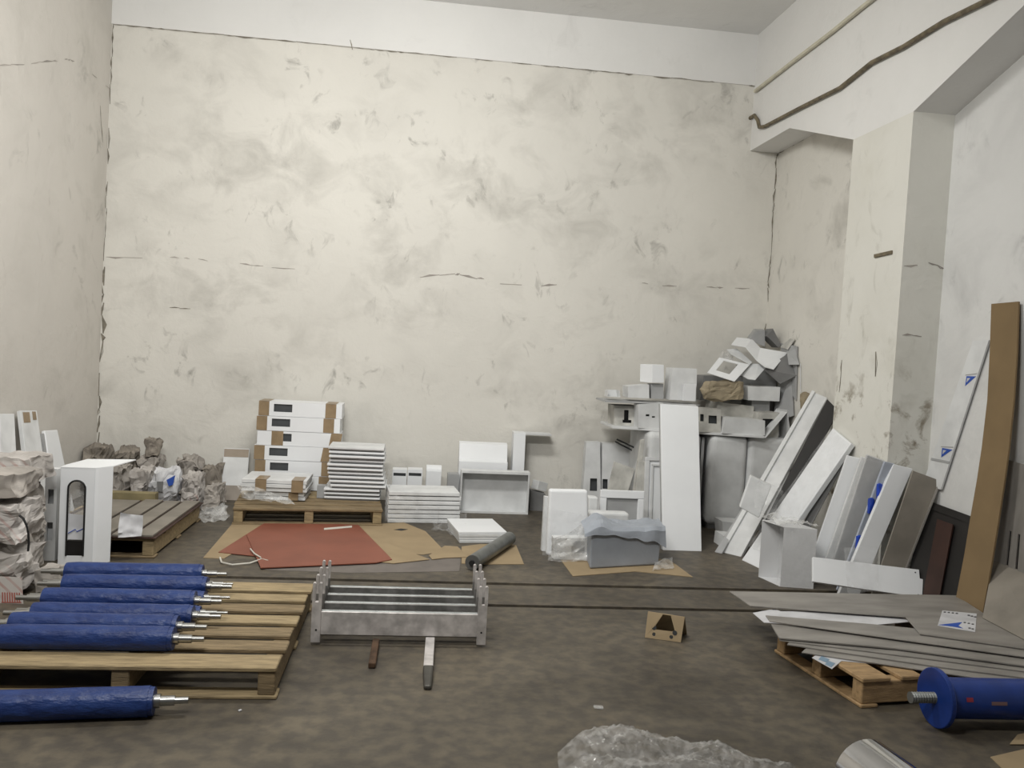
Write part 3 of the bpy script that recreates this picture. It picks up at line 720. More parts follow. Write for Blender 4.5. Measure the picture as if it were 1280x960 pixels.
# large open tray standing on its long edge
t = thing('open_tray', (.78, 7.62, 0), 'large shallow white tray standing on edge with open face to the room', 'tray')
c8 = shell8([(.475, 7.60, 0), (1.105, 7.62, 0), (1.105, 7.62, .385), (.475, 7.60, .385)], (0, .13, 0))
shell('tray_body', c8, 'BLRTD', WHITE2, t, .005)
for q in ([(.475, 7.6, 0), (1.105, 7.62, 0), (1.105, 7.62, .018), (.475, 7.6, .018)], [(.475, 7.6, .365), (1.105, 7.62, .365), (1.105, 7.62, .385), (.475, 7.6, .385)],
          [(1.09, 7.62, .02), (1.105, 7.62, .02), (1.105, 7.62, .365), (1.09, 7.62, .365)], [(.475, 7.6, .02), (.485, 7.6, .02), (.485, 7.6, .365), (.475, 7.6, .365)]):
    MB().slab(q, .004).build('folded_lip', WHITE2, t)
mb = MB(); pr = [(7.80, 0), (7.80, .445), (7.845, .455), (7.90, .60), (7.97, .615), (7.97, 0)]
for x in (.46, .915): mb.add([(x, y, z) for y, z in pr], [tuple(range(6))])
mb.f += [(i, (i+1) % 6, (i+1) % 6+6, i+6) for i in range(6)]
o = mb.build('folded_cover', WHITE, bevel=.003)
tag(o, 'white folded cover with stepped face standing behind the open tray', 'cover')
for i in range(4):
    mb = MB().box(0, .375+.01*(i % 2), .006*(i % 2), .50, 0, .020 if i < 3 else .016)
    o = to_world(mb, (.415-.004*i, 6.41+.004*i, .0005+i*.0225), math.radians(8)).build('white_sheet', WHITE if i == 3 else WHITE2, bevel=.002, seg=1)
    tag(o, ('bottom', 'second', 'third', 'clean bright top')[i]+' white panel of the low pile lying before the open tray', 'panel', 'white panels lying before the tray')
# L-shaped frame on the back wall
t = thing('ell_bracket', (1.2, 7.95, 0), 'white L-shaped frame with wide stile and thin top rail leaning on back wall', 'frame')
a, b = Yp(643, 541, 7.88), Yp(657.5, 541, 7.88); zt = a.z
shell('stile', shell8([(a.x, 7.84, 0), (b.x, 7.84, 0), (b.x, 7.90, zt), (a.x, 7.90, zt)], (0, .16, 0)), 'FLTB', WHITE, t, .005)
c = Yp(690, 543, 7.88)
MB().hexa([(b.x, 7.895, zt-.014), (c.x, 7.905, zt-.016), (c.x, 7.905, zt), (b.x, 7.895, zt), (b.x, 8.06, zt-.014), (c.x, 8.06, zt-.016), (c.x, 8.06, zt), (b.x, 8.06, zt)]).build('top_rail', WHITE2, t)
tag(shell('dark_block', shell8([(1.15, 7.82, 0), (1.31, 7.82, 0), (1.29, 7.82, .16), (1.15, 7.82, .19)], (0, .12, 0)), 'FBLRTD', SHADEG), 'dark grey block on floor between open tray and wall', 'block')
mb = MB().box(-.055, .055, -.05, .05, 0, .085)
o = to_world(mb, (1.235, 7.90, .185), .5, Matrix.Rotation(math.radians(14), 3, 'Y')).build('white_cube', WHITE2, bevel=.004)
tag(o, 'small tilted white box perched on the dark grey block', 'box')

# ================================================================== cardboard and red sheets on the floor
def flat(name, pix, z, th, m, label, cat, group=None, curl=0):
    o = MB().slab([Zp(x, y, z+th) for x, y in pix], th).build(name, m, bevel=0)
    return tag(o, label, cat, group)
GC = 'cardboard sheets on the floor'
flat('cardboard_sheet', ((254, 697), (290, 655), (336, 652), (330, 668), (280, 698)), .0, .004, CARD, 'cardboard sheet on floor showing beyond the red sheets by the far pallet', 'cardboard', GC)
flat('cardboard_sheet', ((440, 656), (505, 653), (532, 664), (556, 689), (529, 693), (470, 690)), .0, .004, CARD, 'torn cardboard sheet with straight cut edge right of the red sheets', 'cardboard', GC)
flat('cardboard_sheet', ((441, 656), (463, 671), (537, 699), (492, 704), (452, 700)), .0045, .004, CARD, 'cardboard strip sticking out from beneath the large red sheet', 'cardboard', GC)
flat('cardboard_sheet', ((536, 694), (556, 682), (572, 683), (585, 696), (557, 697), (540, 699)), .0045, .004, CARD, 'small torn cardboard scrap beside the grey paper strip', 'cardboard', GC)
flat('cardboard_sheet', ((577, 683), (600, 680), (645, 681), (655, 705), (605, 705), (577, 704)), .0, .004, CARD, 'brown cardboard sheet on floor beneath the grey steel tube', 'cardboard', GC)
so_ = bpy.data.objects['cardboard_sheet.001']
MB().slab([Zp(x, y, .0055) for x, y in ((492, 662), (501, 660.6), (510, 661.6), (502, 663.2))], .001).build('cut_slit', BLACK, so_)
flat('paper_strip', ((330, 712), (415, 699), (576, 697), (574, 714), (440, 716)), .0, .0015, mat('grey_paper_strip', (.17, .15, .135), .8), 'thin grey paper strip lying under the red and cardboard sheets', 'paper')
flat('red_sheet', ((273, 690), (333, 652), (370, 652), (370, 696), (320, 695)), .0045, .004, RED, 'lower red-brown sheet poking out from under the larger one', 'red sheet', 'red sheets on the floor')
flat('red_sheet', ((308, 668), (335, 651), (448, 656), (490, 699), (470, 703), (326, 709.5)), .0090, .006, RED, 'large red-brown sheet lying over the cardboard by the pallet', 'red sheet', 'red sheets on the floor')
o = MB().slab([Zp(405, 660, .0185), Zp(440, 657, .0185), Zp(440, 659, .0185), Zp(405, 662, .0185)], .003).build('wood_lath', STRAP)
tag(o, 'pale thin lath lying on the large red sheet', 'lath')
pts = [Zp(x, y, .012) for x, y in ((275, 697), (277, 703), (290, 706), (312, 704), (327, 699), (335, 701))]
tag(MB().tube(pts, .006, 6).build('packing_strap', STRAP, smooth=True), 'loose white packing strap curling beside the red sheets', 'strap')
pts = [Zp(x, y, .022) for x, y in ((313, 686), (318, 692), (326, 697))]
tag(MB().tube(pts, .005, 6).build('packing_strap', STRAP, smooth=True), 'short white strap end lying across the red sheet edge', 'strap')

# grey steel tube lying by the white panel pile
a, b = Zp(591, 703, .055), Zp(637, 673, .055)
t = thing('steel_tube', ((a.x+b.x)/2, (a.y+b.y)/2, .006), 'dull grey steel tube with dark end cap lying on cardboard', 'tube')
a.z = b.z = .056
dv = (b-a).normalized()
MB().cyl(a, b, .05, n=28).build('tube_body', DULLST, t, smooth=True)
MB().cyl(a-dv*.012, a+dv*.002, .051, n=28).build('end_cap', mat('dark_end_cap', (.15, .15, .145), .5, metal=.4), t, smooth=True)
MB().cyl(a-dv*.03, a-dv*.012, .018, n=12).build('spindle', BLACK, t, smooth=True)

# ================================================================== four forked steel brackets on two bars
SHADEDST = mat('oily_bracket_steel', (.33, .32, .31), .32, metal=.6, var=.2, scale=12)  # rear brackets' missing front reflection painted as a darker base colour
def bracket(y, label, first):
    t = thing('forked_bracket', (0, y, .012), label, 'bracket', 'nested steel brackets')
    xl, xr = -.437, .428
    MB().box(xl+.045, xr-.045, y+.004, y+.014, .050, .165).build('cross_plate', STEELR if first else SHADEDST, t, bevel=.002, seg=1)
    for s, x0, x1 in ((-1, xl, xl+.046), (1, xr-.046, xr)):
        n = 8; w = .0155
        mb = MB().box(x0, x1, y-.002, y+.020, .012, .215)
        upr = mb.build('upright', STEELR if first else SHADEDST, t, bevel=.002, seg=1)
        for xa in (x0, x1-w):
            pr = [(xa, .213), (xa+w, .213), (xa+w, .300)] + [(xa+w/2+w/2*math.cos(math.pi*j/n), .300+w/2*math.sin(math.pi*j/n)) for j in range(1, n)] + [(xa, .300)]
            k = len(pr); m2 = MB(); m2.add([(x, y-.002, z) for x, z in pr]+[(x, y+.020, z) for x, z in pr], [tuple(range(k)), tuple(range(2*k-1, k-1, -1))]+[(i, (i+1) % k, (i+1) % k+k, i+k) for i in range(k)])
            m2.build('prong', STEELR, upr)
        xm = (x0+x1)/2
        MB().cyl((xm-.002*s, y-.0035, .075), (xm-.002*s, y-.001, .075), .005, n=10).build('bolt_hole', BLACK, upr)
    for k in range(2):
        MB().cyl((xl+.046, y+.05+.035*k, .148-.03*k), (xr-.046, y+.05+.035*k, .148-.03*k), .014, n=14).build('cross_rod', DULLST, t, smooth=True)
    return t
bl = ['forked steel bracket with long plate, outermost, above the two loose bars', 'second forked steel bracket nested behind the outermost one', 'third forked steel bracket, nested next to the one by the floor groove', 'forked steel bracket nested closest to the floor groove']
for i in range(4): bracket(4.165+i*.142, bl[i], i == 0)
def bar(name, x0, x1, y0, y1, h, m, label, w):
    t = MB().hexa([(x0, y0, 0), (x0+w, y0, 0), (x0+w, y0, h*.7), (x0, y0, h*.7), (x1, y1, 0), (x1+w, y1, 0), (x1+w, y1, h), (x1, y1, h)])
    return tag(t.build(name, m, bevel=.006), label, 'bar')
a = Zp(460, 836, .0); b = Zp(466, 797, .04)
bar('support_bar', a.x, b.x, a.y, 4.16, .04, RUST, 'short rusty steel bar under the nested brackets', .034)
a = Zp(528, 863, .0); b = Zp(532, 797, .04)
t = thing('support_bar', ((a.x+b.x)/2, 3.9, 0), 'longer steel bar with dark rounded end under the nested brackets', 'bar')
MB().hexa([(a.x+.004, 3.80, 0), (a.x+.048, 3.80, 0), (a.x+.048, 3.80, .045), (a.x+.004, 3.80, .045), (b.x, 4.16, 0), (b.x+.045, 4.16, 0), (b.x+.045, 4.16, .05), (b.x, 4.16, .05)]).build('bright_bar', STEELR, t, bevel=.003)
MB().hexa([(a.x+.004, a.y, 0), (a.x+.040, a.y, 0), (a.x+.038, a.y, .02), (a.x+.006, a.y, .02), (a.x+.002, 3.798, 0), (a.x+.050, 3.798, 0), (a.x+.050, 3.798, .05), (a.x+.002, 3.798, .05)]).build('dark_end', mat('dark_oily_steel', (.085, .08, .07), .45, metal=.4, var=.2), t, bevel=.008)

# ================================================================== centre: boxes on cardboard
def ybox(pix4, Y, depth, lean=0.0, floor=True):
    # front face given by pixels (bl, br, tr, tl) on the plane y = Y (leaning back by `lean` at the top)
    bl, br, tr, tl = pix4
    q = [Yp(*bl, Y), Yp(*br, Y), Yp(*tr, Y+lean), Yp(*tl, Y+lean)]
    if floor: q[0].z = q[1].z = 0.0005
    return shell8(q, (0, depth, 0))
flat('cardboard_sheet', ((699, 697), (738, 694), (836, 699), (866, 721), (795, 714), (716, 720)), .0, .004, CARD, 'cardboard sheet on floor beneath the grey poly-covered box', 'cardboard', GC)
t = thing('shallow_box', (1.20, 6.12, 0), 'tall shallow white box in clear film beside the grey covered box', 'box')
c8 = ybox(((683, 692), (737, 696), (735, 613), (687, 612)), 6.10, .07, .06); base = c8[0]
MB().hexa(c8).build('box_body', WHITE, t, bevel=.018, seg=3)
fq = [p+Vector((0, -.012, 0)) for p in c8[:4]]
filmsheet('film_wrap', [fq[0]-Vector((.04, 0, 0)), fq[1]+Vector((.02, 0, 0)), fq[2]+Vector((.02, 0, -.2)), fq[3]-Vector((.04, 0, .12))], FILM, .03, 51, 14, t)
o = shell('thin_white_case', ybox(((677, 690), (684, 690), (688, 622), (681, 621)), 6.24, .05, .04), 'FBLRTD', WHITE2)
tag(o, 'slim white case edge-on behind the shallow film-wrapped box', 'case')
t = thing('film_parcel', (1.2, 6.0, 0), 'low white parcel in glossy torn film with small grey label', 'parcel')
c8 = ybox(((692, 698), (735, 698), (735, 672), (692, 672)), 5.97, .09, .0)
pb_ = MB().hexa(c8).build('parcel_body', WHITE2, t, bevel=.006); on = quad_on(c8[:4])
MB().slab([on(.52, .35), on(.9, .35), on(.9, .85), on(.52, .85)], .0018).build('grey_label', GREYM, pb_)
a, b, c_, d_ = [c8[i] for i in (0, 1, 2, 3)]
filmsheet('torn_film', [a+Vector((-.03, -.03, .01)), b+Vector((.0, -.03, .12)), c_+Vector((-.03, .0, .12)), d_+Vector((-.03, -.02, .0))], FILMH, .06, 52, 14, t)
filmsheet('torn_film', [a+Vector((-.05, -.05, 0)), b+Vector((-.02, -.04, 0)), b+Vector((-.02, -.01, .06)), a+Vector((-.03, -.01, .06))], FILMH, .04, 53, 12, t)
# framed white door with recessed grey panel
t = thing('framed_door', (1.72, 6.66, 0), 'white framed door with recessed grey infill behind the covered grey box', 'door panel')
c8 = ybox(((748, 672), (803, 674), (806, 614), (751, 612)), 6.62, .06, .05); F4 = c8[:4]; on = quad_on(F4)
MB().slab([on(.03, .03, -.02), on(.97, .03, -.02), on(.97, .97, -.02), on(.03, .97, -.02)], .012).build('infill', GREYM, t)
for u0, u1, v0, v1 in ((0, 1, .84, 1), (0, 1, 0, .1), (0, .15, .1, .84), (.86, 1, .1, .84)):
    MB().slab([on(u0, v0, 0), on(u1, v0, 0), on(u1, v1, 0), on(u0, v1, 0)], .035).build('frame_rail', WHITE, t, bevel=.006)
o = MB().hexa(ybox(((738, 685), (788, 687), (787, 642), (737, 640)), 6.36, .12, .02)).build('white_case', WHITE2, bevel=.02, seg=3)
tag(o, 'low white case with rounded edges between framed door and covered box', 'case')
o = MB().hexa(ybox(((735, 668), (747, 669), (748, 622), (736, 621)), 6.52, .1, .02)).build('white_case', WHITE2, bevel=.012)
tag(o, 'narrow white case standing beside the framed door', 'case')
# grey poly-covered box
t = thing('covered_box', (1.53, 5.88, 0), 'box wrapped in blue-grey plastic with rumpled loose cover sheet', 'box')
q = [Zp(737, 711, .006), Zp(823, 706, .006), None, None]
q[2] = q[1]+Vector((.01, .01, .255)); q[3] = q[0]+Vector((0, .01, .262)); dv = Vector((.03, .27, 0))
c8 = shell8(q, dv); MB().hexa(c8).build('wrapped_body', POLY, t, bevel=.012)
# draped cover: over the top, ragged overhang on the viewer's side
n, mseg = 26, 16; vs = []
A0, A1_, A2, A3 = c8[3], c8[2], c8[6], c8[7]
for j in range(mseg+1):
    for i in range(n+1):
        u = i/n*1.16-.10; v = j/mseg
        f = A0*(1-u)+A1_*u; bk = A3*(1-u)+A2*u; bk = bk + (bk-f)*.1
        if v < .35:
            w = v/.35; over = .022+.085*u*u+.03*noise.noise(Vector((u*5, 3, 1)))
            p = f + Vector((0, -.016-.012*(1-w), -over*(1-w)))
        else:
            w = (v-.35)/.65; p = f*(1-w)+bk*w + Vector((0, 0, .012))
        p = p + Vector((0, 0, 1))*(abs(noise.noise(Vector((u*4, v*3, 2))))*.03*(0.2+v) + .055*math.exp(-((u-.12)/.14)**2)*min(1, v*2)) + noise3(p, 9, 8)*.007
        if u < 0: p += Vector((0, 0, .05*u*3))
        vs.append(p)
MB().add(vs, [(j*(n+1)+i, j*(n+1)+i+1, (j+1)*(n+1)+i+1, (j+1)*(n+1)+i) for j in range(mseg) for i in range(n)]).build('cover_sheet', POLY, t, solid=.003)
filmsheet('torn_film', [Zp(815, 716, .0), Zp(842, 712, .0), Zp(838, 702, .02), Zp(822, 704, .02)], FILMH, .05, 54, 8, t)

# tall narrow covers against the back wall
for i, (pix, hl, lb) in enumerate(((((727, 640), (751, 640), (750, 553), (733, 553)), [(.38, .80, .30, .48)], 'narrow tall white cover with dark slot leaning on back wall'),
                                   (((752, 640), (786, 640), (790, 556), (753, 554)), [(.02, .20, .34, .48)], 'wider tall white cover with dark corner slot leaning on back wall'))):
    c8 = ybox(pix, 7.86, .10, .07); 
    t = thing('tall_cover', base_of(c8), lb, 'cover', 'tall white covers on the back wall')
    shell('cover_body', c8, 'FLRT', WHITE2, t, .005, {'F': hl}); h = hl[0]
    on = quad_on(c8[:4]); MB().slab([on(h[0]-.03, h[2]-.02, -.03), on(h[1]+.03, h[2]-.02, -.03), on(h[1]+.03, h[3]+.02, -.03), on(h[0]-.03, h[3]+.02, -.03)], .003).build('slot_backing', DARKW, t)
c8 = ybox(((757, 625), (780, 630), (794, 586), (768, 577)), 7.62, .025, .05, False)
for e0, e1 in ((0, 3), (1, 2)):
    dd = c8[e0]-c8[e1]; s_ = c8[e1].z/(-dd.z); c8[e0] = c8[e1]+dd*s_; c8[e0+4] = c8[e0]+Vector((0, .025, 0))
tag(MB().hexa(c8).build('beige_board', DIRTY, bevel=.003), 'soiled beige board tilted in front of the tall white covers', 'board')
c8 = ybox(((786, 640), (797, 640), (806, 549), (801, 550)), 7.18, .03, .05)
tag(MB().hexa(c8).build('narrow_board', DIRTY, bevel=.003), 'thin dirty strip tilted between tall covers and framed panel', 'strip')
for k, (a, b) in enumerate((((769, 552), (796, 566)), ((771, 549), (796, 561)))):
    tag(MB().tube([Yp(*a, 7.90-.06*k), Yp(*b, 7.80-.06*k)], .008, 6).build('thin_rod', DARKW), ('lower', 'upper')[k]+' of two thin dark rods resting across the tall covers', 'rod', 'thin dark rods')
a = Yp(781, 569, 7.80)
# framed panel and plain panel beside the big white board
t = thing('inset_door', (2.0, 7.0, 0), 'white door with raised rim standing partly behind the big white board', 'door panel')
c8 = ybox(((803, 672), (852, 676), (852, 572), (807, 571)), 6.98, .05, .10); F4 = c8[:4]; on = quad_on(F4)
MB().slab([on(.02, .01, -.015), on(.98, .01, -.015), on(.98, .99, -.015), on(.02, .99, -.015)], .012).build('door_sheet', WHITE, t)
for u0, u1, v0, v1 in ((0, 1, .95, 1), (0, 1, 0, .04), (0, .12, .04, .95), (.9, 1, .04, .95), (.17, .23, .06, .90), (.17, .9, .88, .91)):
    MB().slab([on(u0, v0, 0), on(u1, v0, 0), on(u1, v1, 0), on(u0, v1, 0)], .03 if u0 != .17 else .014).build('rim', WHITE2, t, bevel=.003)
c8 = ybox(((790, 668), (803, 670), (806, 577), (798, 576)), 7.10, .03, .08)
tag(MB().hexa(c8).build('plain_board', DIRTY, bevel=.003), 'dull beige board edge-on beside the rimmed white door', 'board')
# big white board
t = thing('big_white_board', (2.15, 6.4, 0), 'big bright white board leaning on the pile of cabinets', 'board')
c8 = ybox(((829, 686), (877, 690), (873, 508), (826, 505)), 6.37, .03, .50); F4 = c8[:4]
MB().hexa(c8).build('board_body', WHITE, t, bevel=.003)
MB().hexa([p + Vector((0, .031, 0)) for p in c8]).build('backing', GREYM, t)

# ================================================================== cabinets and the heap on top
def cabinet(x0, x1, y0, y1, h, label, m, rnd_=.05):
    t = thing('cabinet_casing', ((x0+x1)/2, (y0+y1)/2, 0), label, 'cabinet', 'white cabinet casings')
    MB().box(x0, x1, y0, y1, .04, h).build('casing', m, t, bevel=rnd_, seg=4)
    MB().box(x0+.03, x1-.03, y0+.03, y1-.03, 0, .05).build('plinth', SHADEG, t)
    return t
CH = .845
xa, xb, xc, xd = Yp(811, 560, 7.25).x, Yp(878, 560, 7.25).x, Yp(888, 560, 7.25).x, Yp(935, 560, 7.25).x
cabinet(xa, xb, 7.27, 7.95, CH, 'white cabinet casing standing directly behind the big white board', WHITE2)
cabinet(xc, xd-.004, 7.23, 7.95, CH, 'white rounded cabinet casing beside a dark vertical gap', WHITE2)
cabinet(xd+.004, XR-.05, 7.23, 7.95, CH, 'wider white rounded cabinet casing nearest the recessed wall', WHITE2)
tag(MB().box(xb+.01, xb+.035, 7.30, 7.5, 0, CH-.03).build('grey_upright', GREYM, bevel=.003), 'grey upright bar in the gap between cabinet casings', 'bar')
for i, (pix, Y, m, lb) in enumerate((
        (((905, 668), (926, 668), (930, 654), (903, 652)), 6.95, WHITE2, 'low white box on floor in front of the rounded cabinet casing, upper one'),
        (((903, 687), (927, 687), (926, 672), (905, 670)), 6.52, WHITE2, 'low white box on floor nearest the upright open box'))):
    c8 = ybox(pix, Y, .2, 0); tag(shell('low_box', c8, 'FBLRT', m), lb, 'box', 'low boxes before the casings')
c8 = shell8([Yp(924, 634, 5.92), Yp(949, 648, 5.90), Yp(965, 607, 6.0), Yp(938, 594, 6.02)], (.02, .06, .0))
tag(MB().hexa(c8).build('film_wrapped_box', WHITE2, bevel=.01), 'tilted white box in film propped against the cabinet casing', 'box')
a = c8
tag(filmsheet('plastic_film', [a[0]+Vector((.06, -.10, .02)), a[1]+Vector((.06, -.10, .02)), a[2]+Vector((.02, -.05, .0)), a[3]+Vector((.02, -.05, -.05))], FILM, .07, 55, 14), 'wad of clear film around the tilted box', 'plastic film')

# long shelf sheet on top of the casings
zs = CH+.001
s8 = [(xa-.30, 7.42, zs), (xd+.1, 7.14, zs), (xd+.1, 7.14, zs+.022), (xa-.30, 7.42, zs+.022), (xa-.30, 7.92, zs), (xd+.1, 7.92, zs), (xd+.1, 7.92, zs+.022), (xa-.30, 7.92, zs+.022)]
tag(MB().hexa(s8).build('shelf_sheet', WHITE2, bevel=.003), 'long white flat sheet lying across the cabinet tops', 'sheet')
zs += .0225
HG = 'sheet-metal pieces heaped on the cabinets'
def hbox(pix, Y, depth, faces, m, label, name='metal_box', holes=None, lean=0, zb=None, backing=None, cat='box', skew=(0, 0, 0)):
    bl, br, tr, tl = pix
    q = [Yp(*bl, Y), Yp(*br, Y), Yp(*tr, Y+lean), Yp(*tl, Y+lean)]
    if zb is not None:
        q[0].z = q[1].z = zb
    c8 = shell8(q, Vector((0, depth, 0))+Vector(skew))
    for p in c8: p.x = min(p.x, XR-.02); p.y = min(p.y, YB-.02)
    q = c8[:4]
    if holes and backing:
        t = thing(name, base_of(c8), label, cat, HG); bb = shell('box_body', c8, faces, m, t, .005, holes); on = quad_on(q)
        for h in sum(holes.values(), []):
            MB().slab([on(h[0]-.03, h[2]-.03, -.03), on(h[1]+.03, h[2]-.03, -.03), on(h[1]+.03, h[3]+.03, -.03), on(h[0]-.03, h[3]+.03, -.03)], .003).build('opening_back', backing, bb)
        return t
    o = shell(name, c8, faces, m, None, .005, holes); return tag(o, label, cat, HG)
Z1 = zs
hbox(((768, 530), (796, 533), (797, 508), (768, 507)), 7.52, .25, 'FBLRTD', DIRTY, 'grubby white box with black T-shaped slot on the shelf sheet end', holes={'F': [(.42, .62, .30, .80), (.36, .75, .15, .30)]}, zb=Z1, backing=BLACK)
hbox(((798, 533), (828, 536), (829, 504), (798, 506)), 7.36, .15, 'FBLRTD', WHITE2, 'white box with two short black slits behind the big board top', holes={'F': [(.30, .45, .50, .58), (.55, .68, .44, .50)]}, zb=Z1, backing=BLACK)
hbox(((832, 535), (870, 537), (870, 506), (832, 506)), 7.36, .35, 'FBLRTD', WHITE2, 'plain white box hidden behind the big board top', zb=Z1)
hbox(((873, 537), (901, 539), (901, 512), (873, 510)), 7.24, .22, 'FBLRTD', DIRTY, 'white box with square window and switch hole beside the big board', holes={'F': [(.08, .24, .45, .75), (.45, .82, .38, .72)]}, zb=Z1, backing=DARKW)
# upper layer
zt = max(Yp(797, 504, 7.45).z, Yp(832, 503, 7.36).z)
hbox(((757, 504), (875, 504), (875, 502.5), (757, 502.5)), 7.40, .40, 'FBLRTD', GREYM, 'thin upper sheet spanning the boxes on the cabinet tops', 'upper_sheet', zb=zt+.004, cat='sheet')
z2 = zt+.022
# shape the thin sheet's top to z2 exactly
so = bpy.data.objects['upper_sheet']
for v in so.data.vertices:
    if v.co.z > .004: v.co.z = z2-.004-(zt+.004)
hbox(((759, 503), (775, 503), (774, 488), (760, 488)), 7.46, .12, 'BLRD', WHITE2, 'small open grubby box at the far end of the upper sheet', zb=z2)
hbox(((785, 503), (811, 503), (811, 481), (785, 483)), 7.48, .2, 'FBLRT', WHITE2, 'squat stained white box on the upper sheet', zb=z2)
hbox(((814, 501), (829, 501), (829, 480), (814, 480)), 7.50, .12, 'FBLRT', GREYM, 'grey upright box supporting a small white cube', zb=z2)
zz = Yp(814, 480, 7.5).z
tag(MB().hexa([p for p in shell8([Yp(815, 478.5, 7.46), Yp(830, 478.5, 7.46), Yp(830, 456, 7.46), Yp(815.5, 456, 7.46)], (-.07, .16, 0))]).build('white_cube', WHITE, bevel=.003), 'small bright white cube on top of the grey upright box', 'box', HG)
hbox(((837, 502), (870, 503), (871, 461), (841, 460)), 7.44, .2, 'FBLR', WHITE2, 'stained white two-tone box with slanted top on the upper sheet', zb=z2, lean=.04)
hbox(((854, 502), (869, 503), (870, 480), (856, 480)), 7.40, .03, 'FBLRT', WHITE, 'bright white flap in front of the stained two-tone box', 'white_flap', zb=z2, cat='flap')
# right part of the heap
hbox(((890, 523), (942, 525), (942, 508), (898, 503)), 7.45, .3, 'FBLRTD', DIRTY, 'long soiled white box lying under the kraft paper', zb=Z1+.05)
hbox(((903, 541), (956, 543), (956, 526), (907, 522)), 7.20, .22, 'FBLRTD', WHITE2, 'long low white box at the cabinet edge', zb=Z1 if False else CH+.024)
hbox(((966, 540), (1000, 540), (995, 500), (966, 500)), 7.78, .28, 'FBLRTD', GREYM, 'grey box at the base of the corner heap', zb=CH+.001)
hbox(((940, 522), (962, 522), (962, 500), (940, 500)), 7.50, .25, 'FBLRTD', GREYM, 'grey upright box below the white tray in the heap', zb=CH+.03)
hbox(((935, 500), (974, 501.5), (975, 484), (935, 483)), 7.42, .3, 'FBLRTD', WHITE2, 'white shallow tray jutting out over the grey boxes', lean=0)
hbox(((950, 530), (974, 530), (974, 516), (950, 516)), 7.30, .2, 'FBLRTD', DIRTY, 'small white box with dark opening near the leaning channels', holes={'F': [(.15, .7, .3, .75)]}, zb=CH+.001, backing=BLACK)
hbox(((958, 530), (990, 533), (984, 513), (986, 513)), 7.18, .22, 'LRBT', WHITE2, 'white open triangular hood with dark inside at heap edge', 'triangular_hood', lean=0, zb=CH+.001, cat='hood')
hbox(((938, 484), (975, 486), (975, 457), (935, 457)), 7.74, .30, 'FBLRTD', GREYM, 'dusty grey box deep in the heap beneath the bent white sheet')
hbox(((875, 500), (928, 502), (928, 470), (880, 470)), 7.66, .30, 'FBLRTD', SHADEG, 'dark grey box behind the kraft paper bundle')
o = crumple('kraft_bundle', KRAFT, (Yp(904, 490, 7.36).x, 7.40, Yp(904, 503, 7.36).z), (.43, .20, .21), 61, .22, .06, 8, k=7)
tag(o, 'brown kraft paper bundle resting on the heaped boxes', 'paper bundle')
# folded sheets on top
def folded(name, prof_pix, Y, ext, m, label, cat='folded sheet', holes=None):
    # a sheet folded along parallel creases: pixel profile (with a depth each) swept by ext
    pts = [Yp(x, y, Y+dy) for x, y, dy in prof_pix]; e = Vector(ext); mb = MB(); k = len(pts)
    mb.add(pts+[p+e for p in pts], [(i, i+1, i+1+k, i+k) for i in range(k-1)])
    return tag(mb.build(name, m, None, solid=.006), label, cat, HG)
def patch(name, pix, m, label, cat='folded sheet', th=.006, faces=None, parent=None):
    # bent sheet from pixel vertices each with its own distance
    v = [Yp(x, y, Y) for x, y, Y in pix]
    for p in v: p.x = min(p.x, XR-.02)
    mb = MB(); mb.add(v, faces or [tuple(range(len(v)))])
    o = mb.build(name, m, parent, solid=th)
    return tag(o, label, cat, HG) if parent is None else o
# the big bent white sheet: upper flange, sloping web, wide lower leaf
patch('bent_sheet', [(914, 431, 7.62), (921, 422, 7.75), (940, 424, 7.75), (950, 435, 7.62), (984, 441, 7.55), (967, 462, 7.38), (956, 459, 7.38), (946, 451, 7.45), (932, 434, 7.55)], WHITE,
      'big bent white metal sheet topping the heap in the corner', th=.006, faces=[(0, 1, 2, 8), (8, 2, 3, 7), (3, 4, 5, 6, 7)])
t = thing('window_sheet', Yp(905, 470, 7.5), 'white folded sheet with square cut-out sloping off the heap', 'folded sheet', HG)
v = [Yp(884, 466, 7.42), Yp(918, 477, 7.32), Yp(937, 456, 7.50), Yp(899, 447, 7.62)]
mb = MB().grid(v, [0, .20, .68, 1], [0, .26, .88, 1], [(.20, .68, .26, .88)]); mb.build('sheet_face', WHITE, t, solid=.005)
MB().add([Yp(937, 456, 7.50), Yp(914, 443, 7.60), Yp(908, 437, 7.66), Yp(921, 436, 7.68), Yp(940, 453, 7.52)], [(0, 1, 2, 3, 4)]).build('folded_flange', WHITE2, t, solid=.005)
patch('bent_strip', [(935, 474, 7.40), (944, 475, 7.36), (957, 460, 7.48), (948, 455, 7.52), (936, 455, 7.56), (928, 470, 7.44)], WHITE2, 'short bent white strip under the topmost sheet')
tag(crumple('film_wad', FILMH, (Yp(910, 445, 7.72).x, 7.76, Yp(910, 452, 7.72).z), (.13, .10, .10), 63, .3, 0, 5), 'pale crumpled film wad stuck behind the cut-out sheet', 'plastic film')
hbox(((936, 425), (956, 433), (956, 413), (945, 413)), 7.74, .2, 'FBLRTD', GREYM, 'grey tilted box crowning the heap against back wall', skew=(.06, 0, .02))
hbox(((959, 420), (973, 434), (976, 431), (966, 411)), 7.68, .15, 'FBLRTD', SHADEG, 'dark open-ended grey box at heap summit')
patch('dark_sheet', [(975, 434, 7.7), (1000, 424, 7.5), (1006, 425, 7.4), (985, 437, 7.5)], DIRTY, 'dull grey scrap strip at the heap summit by the recess wall')
patch('dark_sheet', [(984, 441, 7.46), (994, 436, 7.38), (1000, 456, 7.28), (986, 456, 7.36)], GREYM, 'grey triangular sheet hanging beside the big bent sheet')
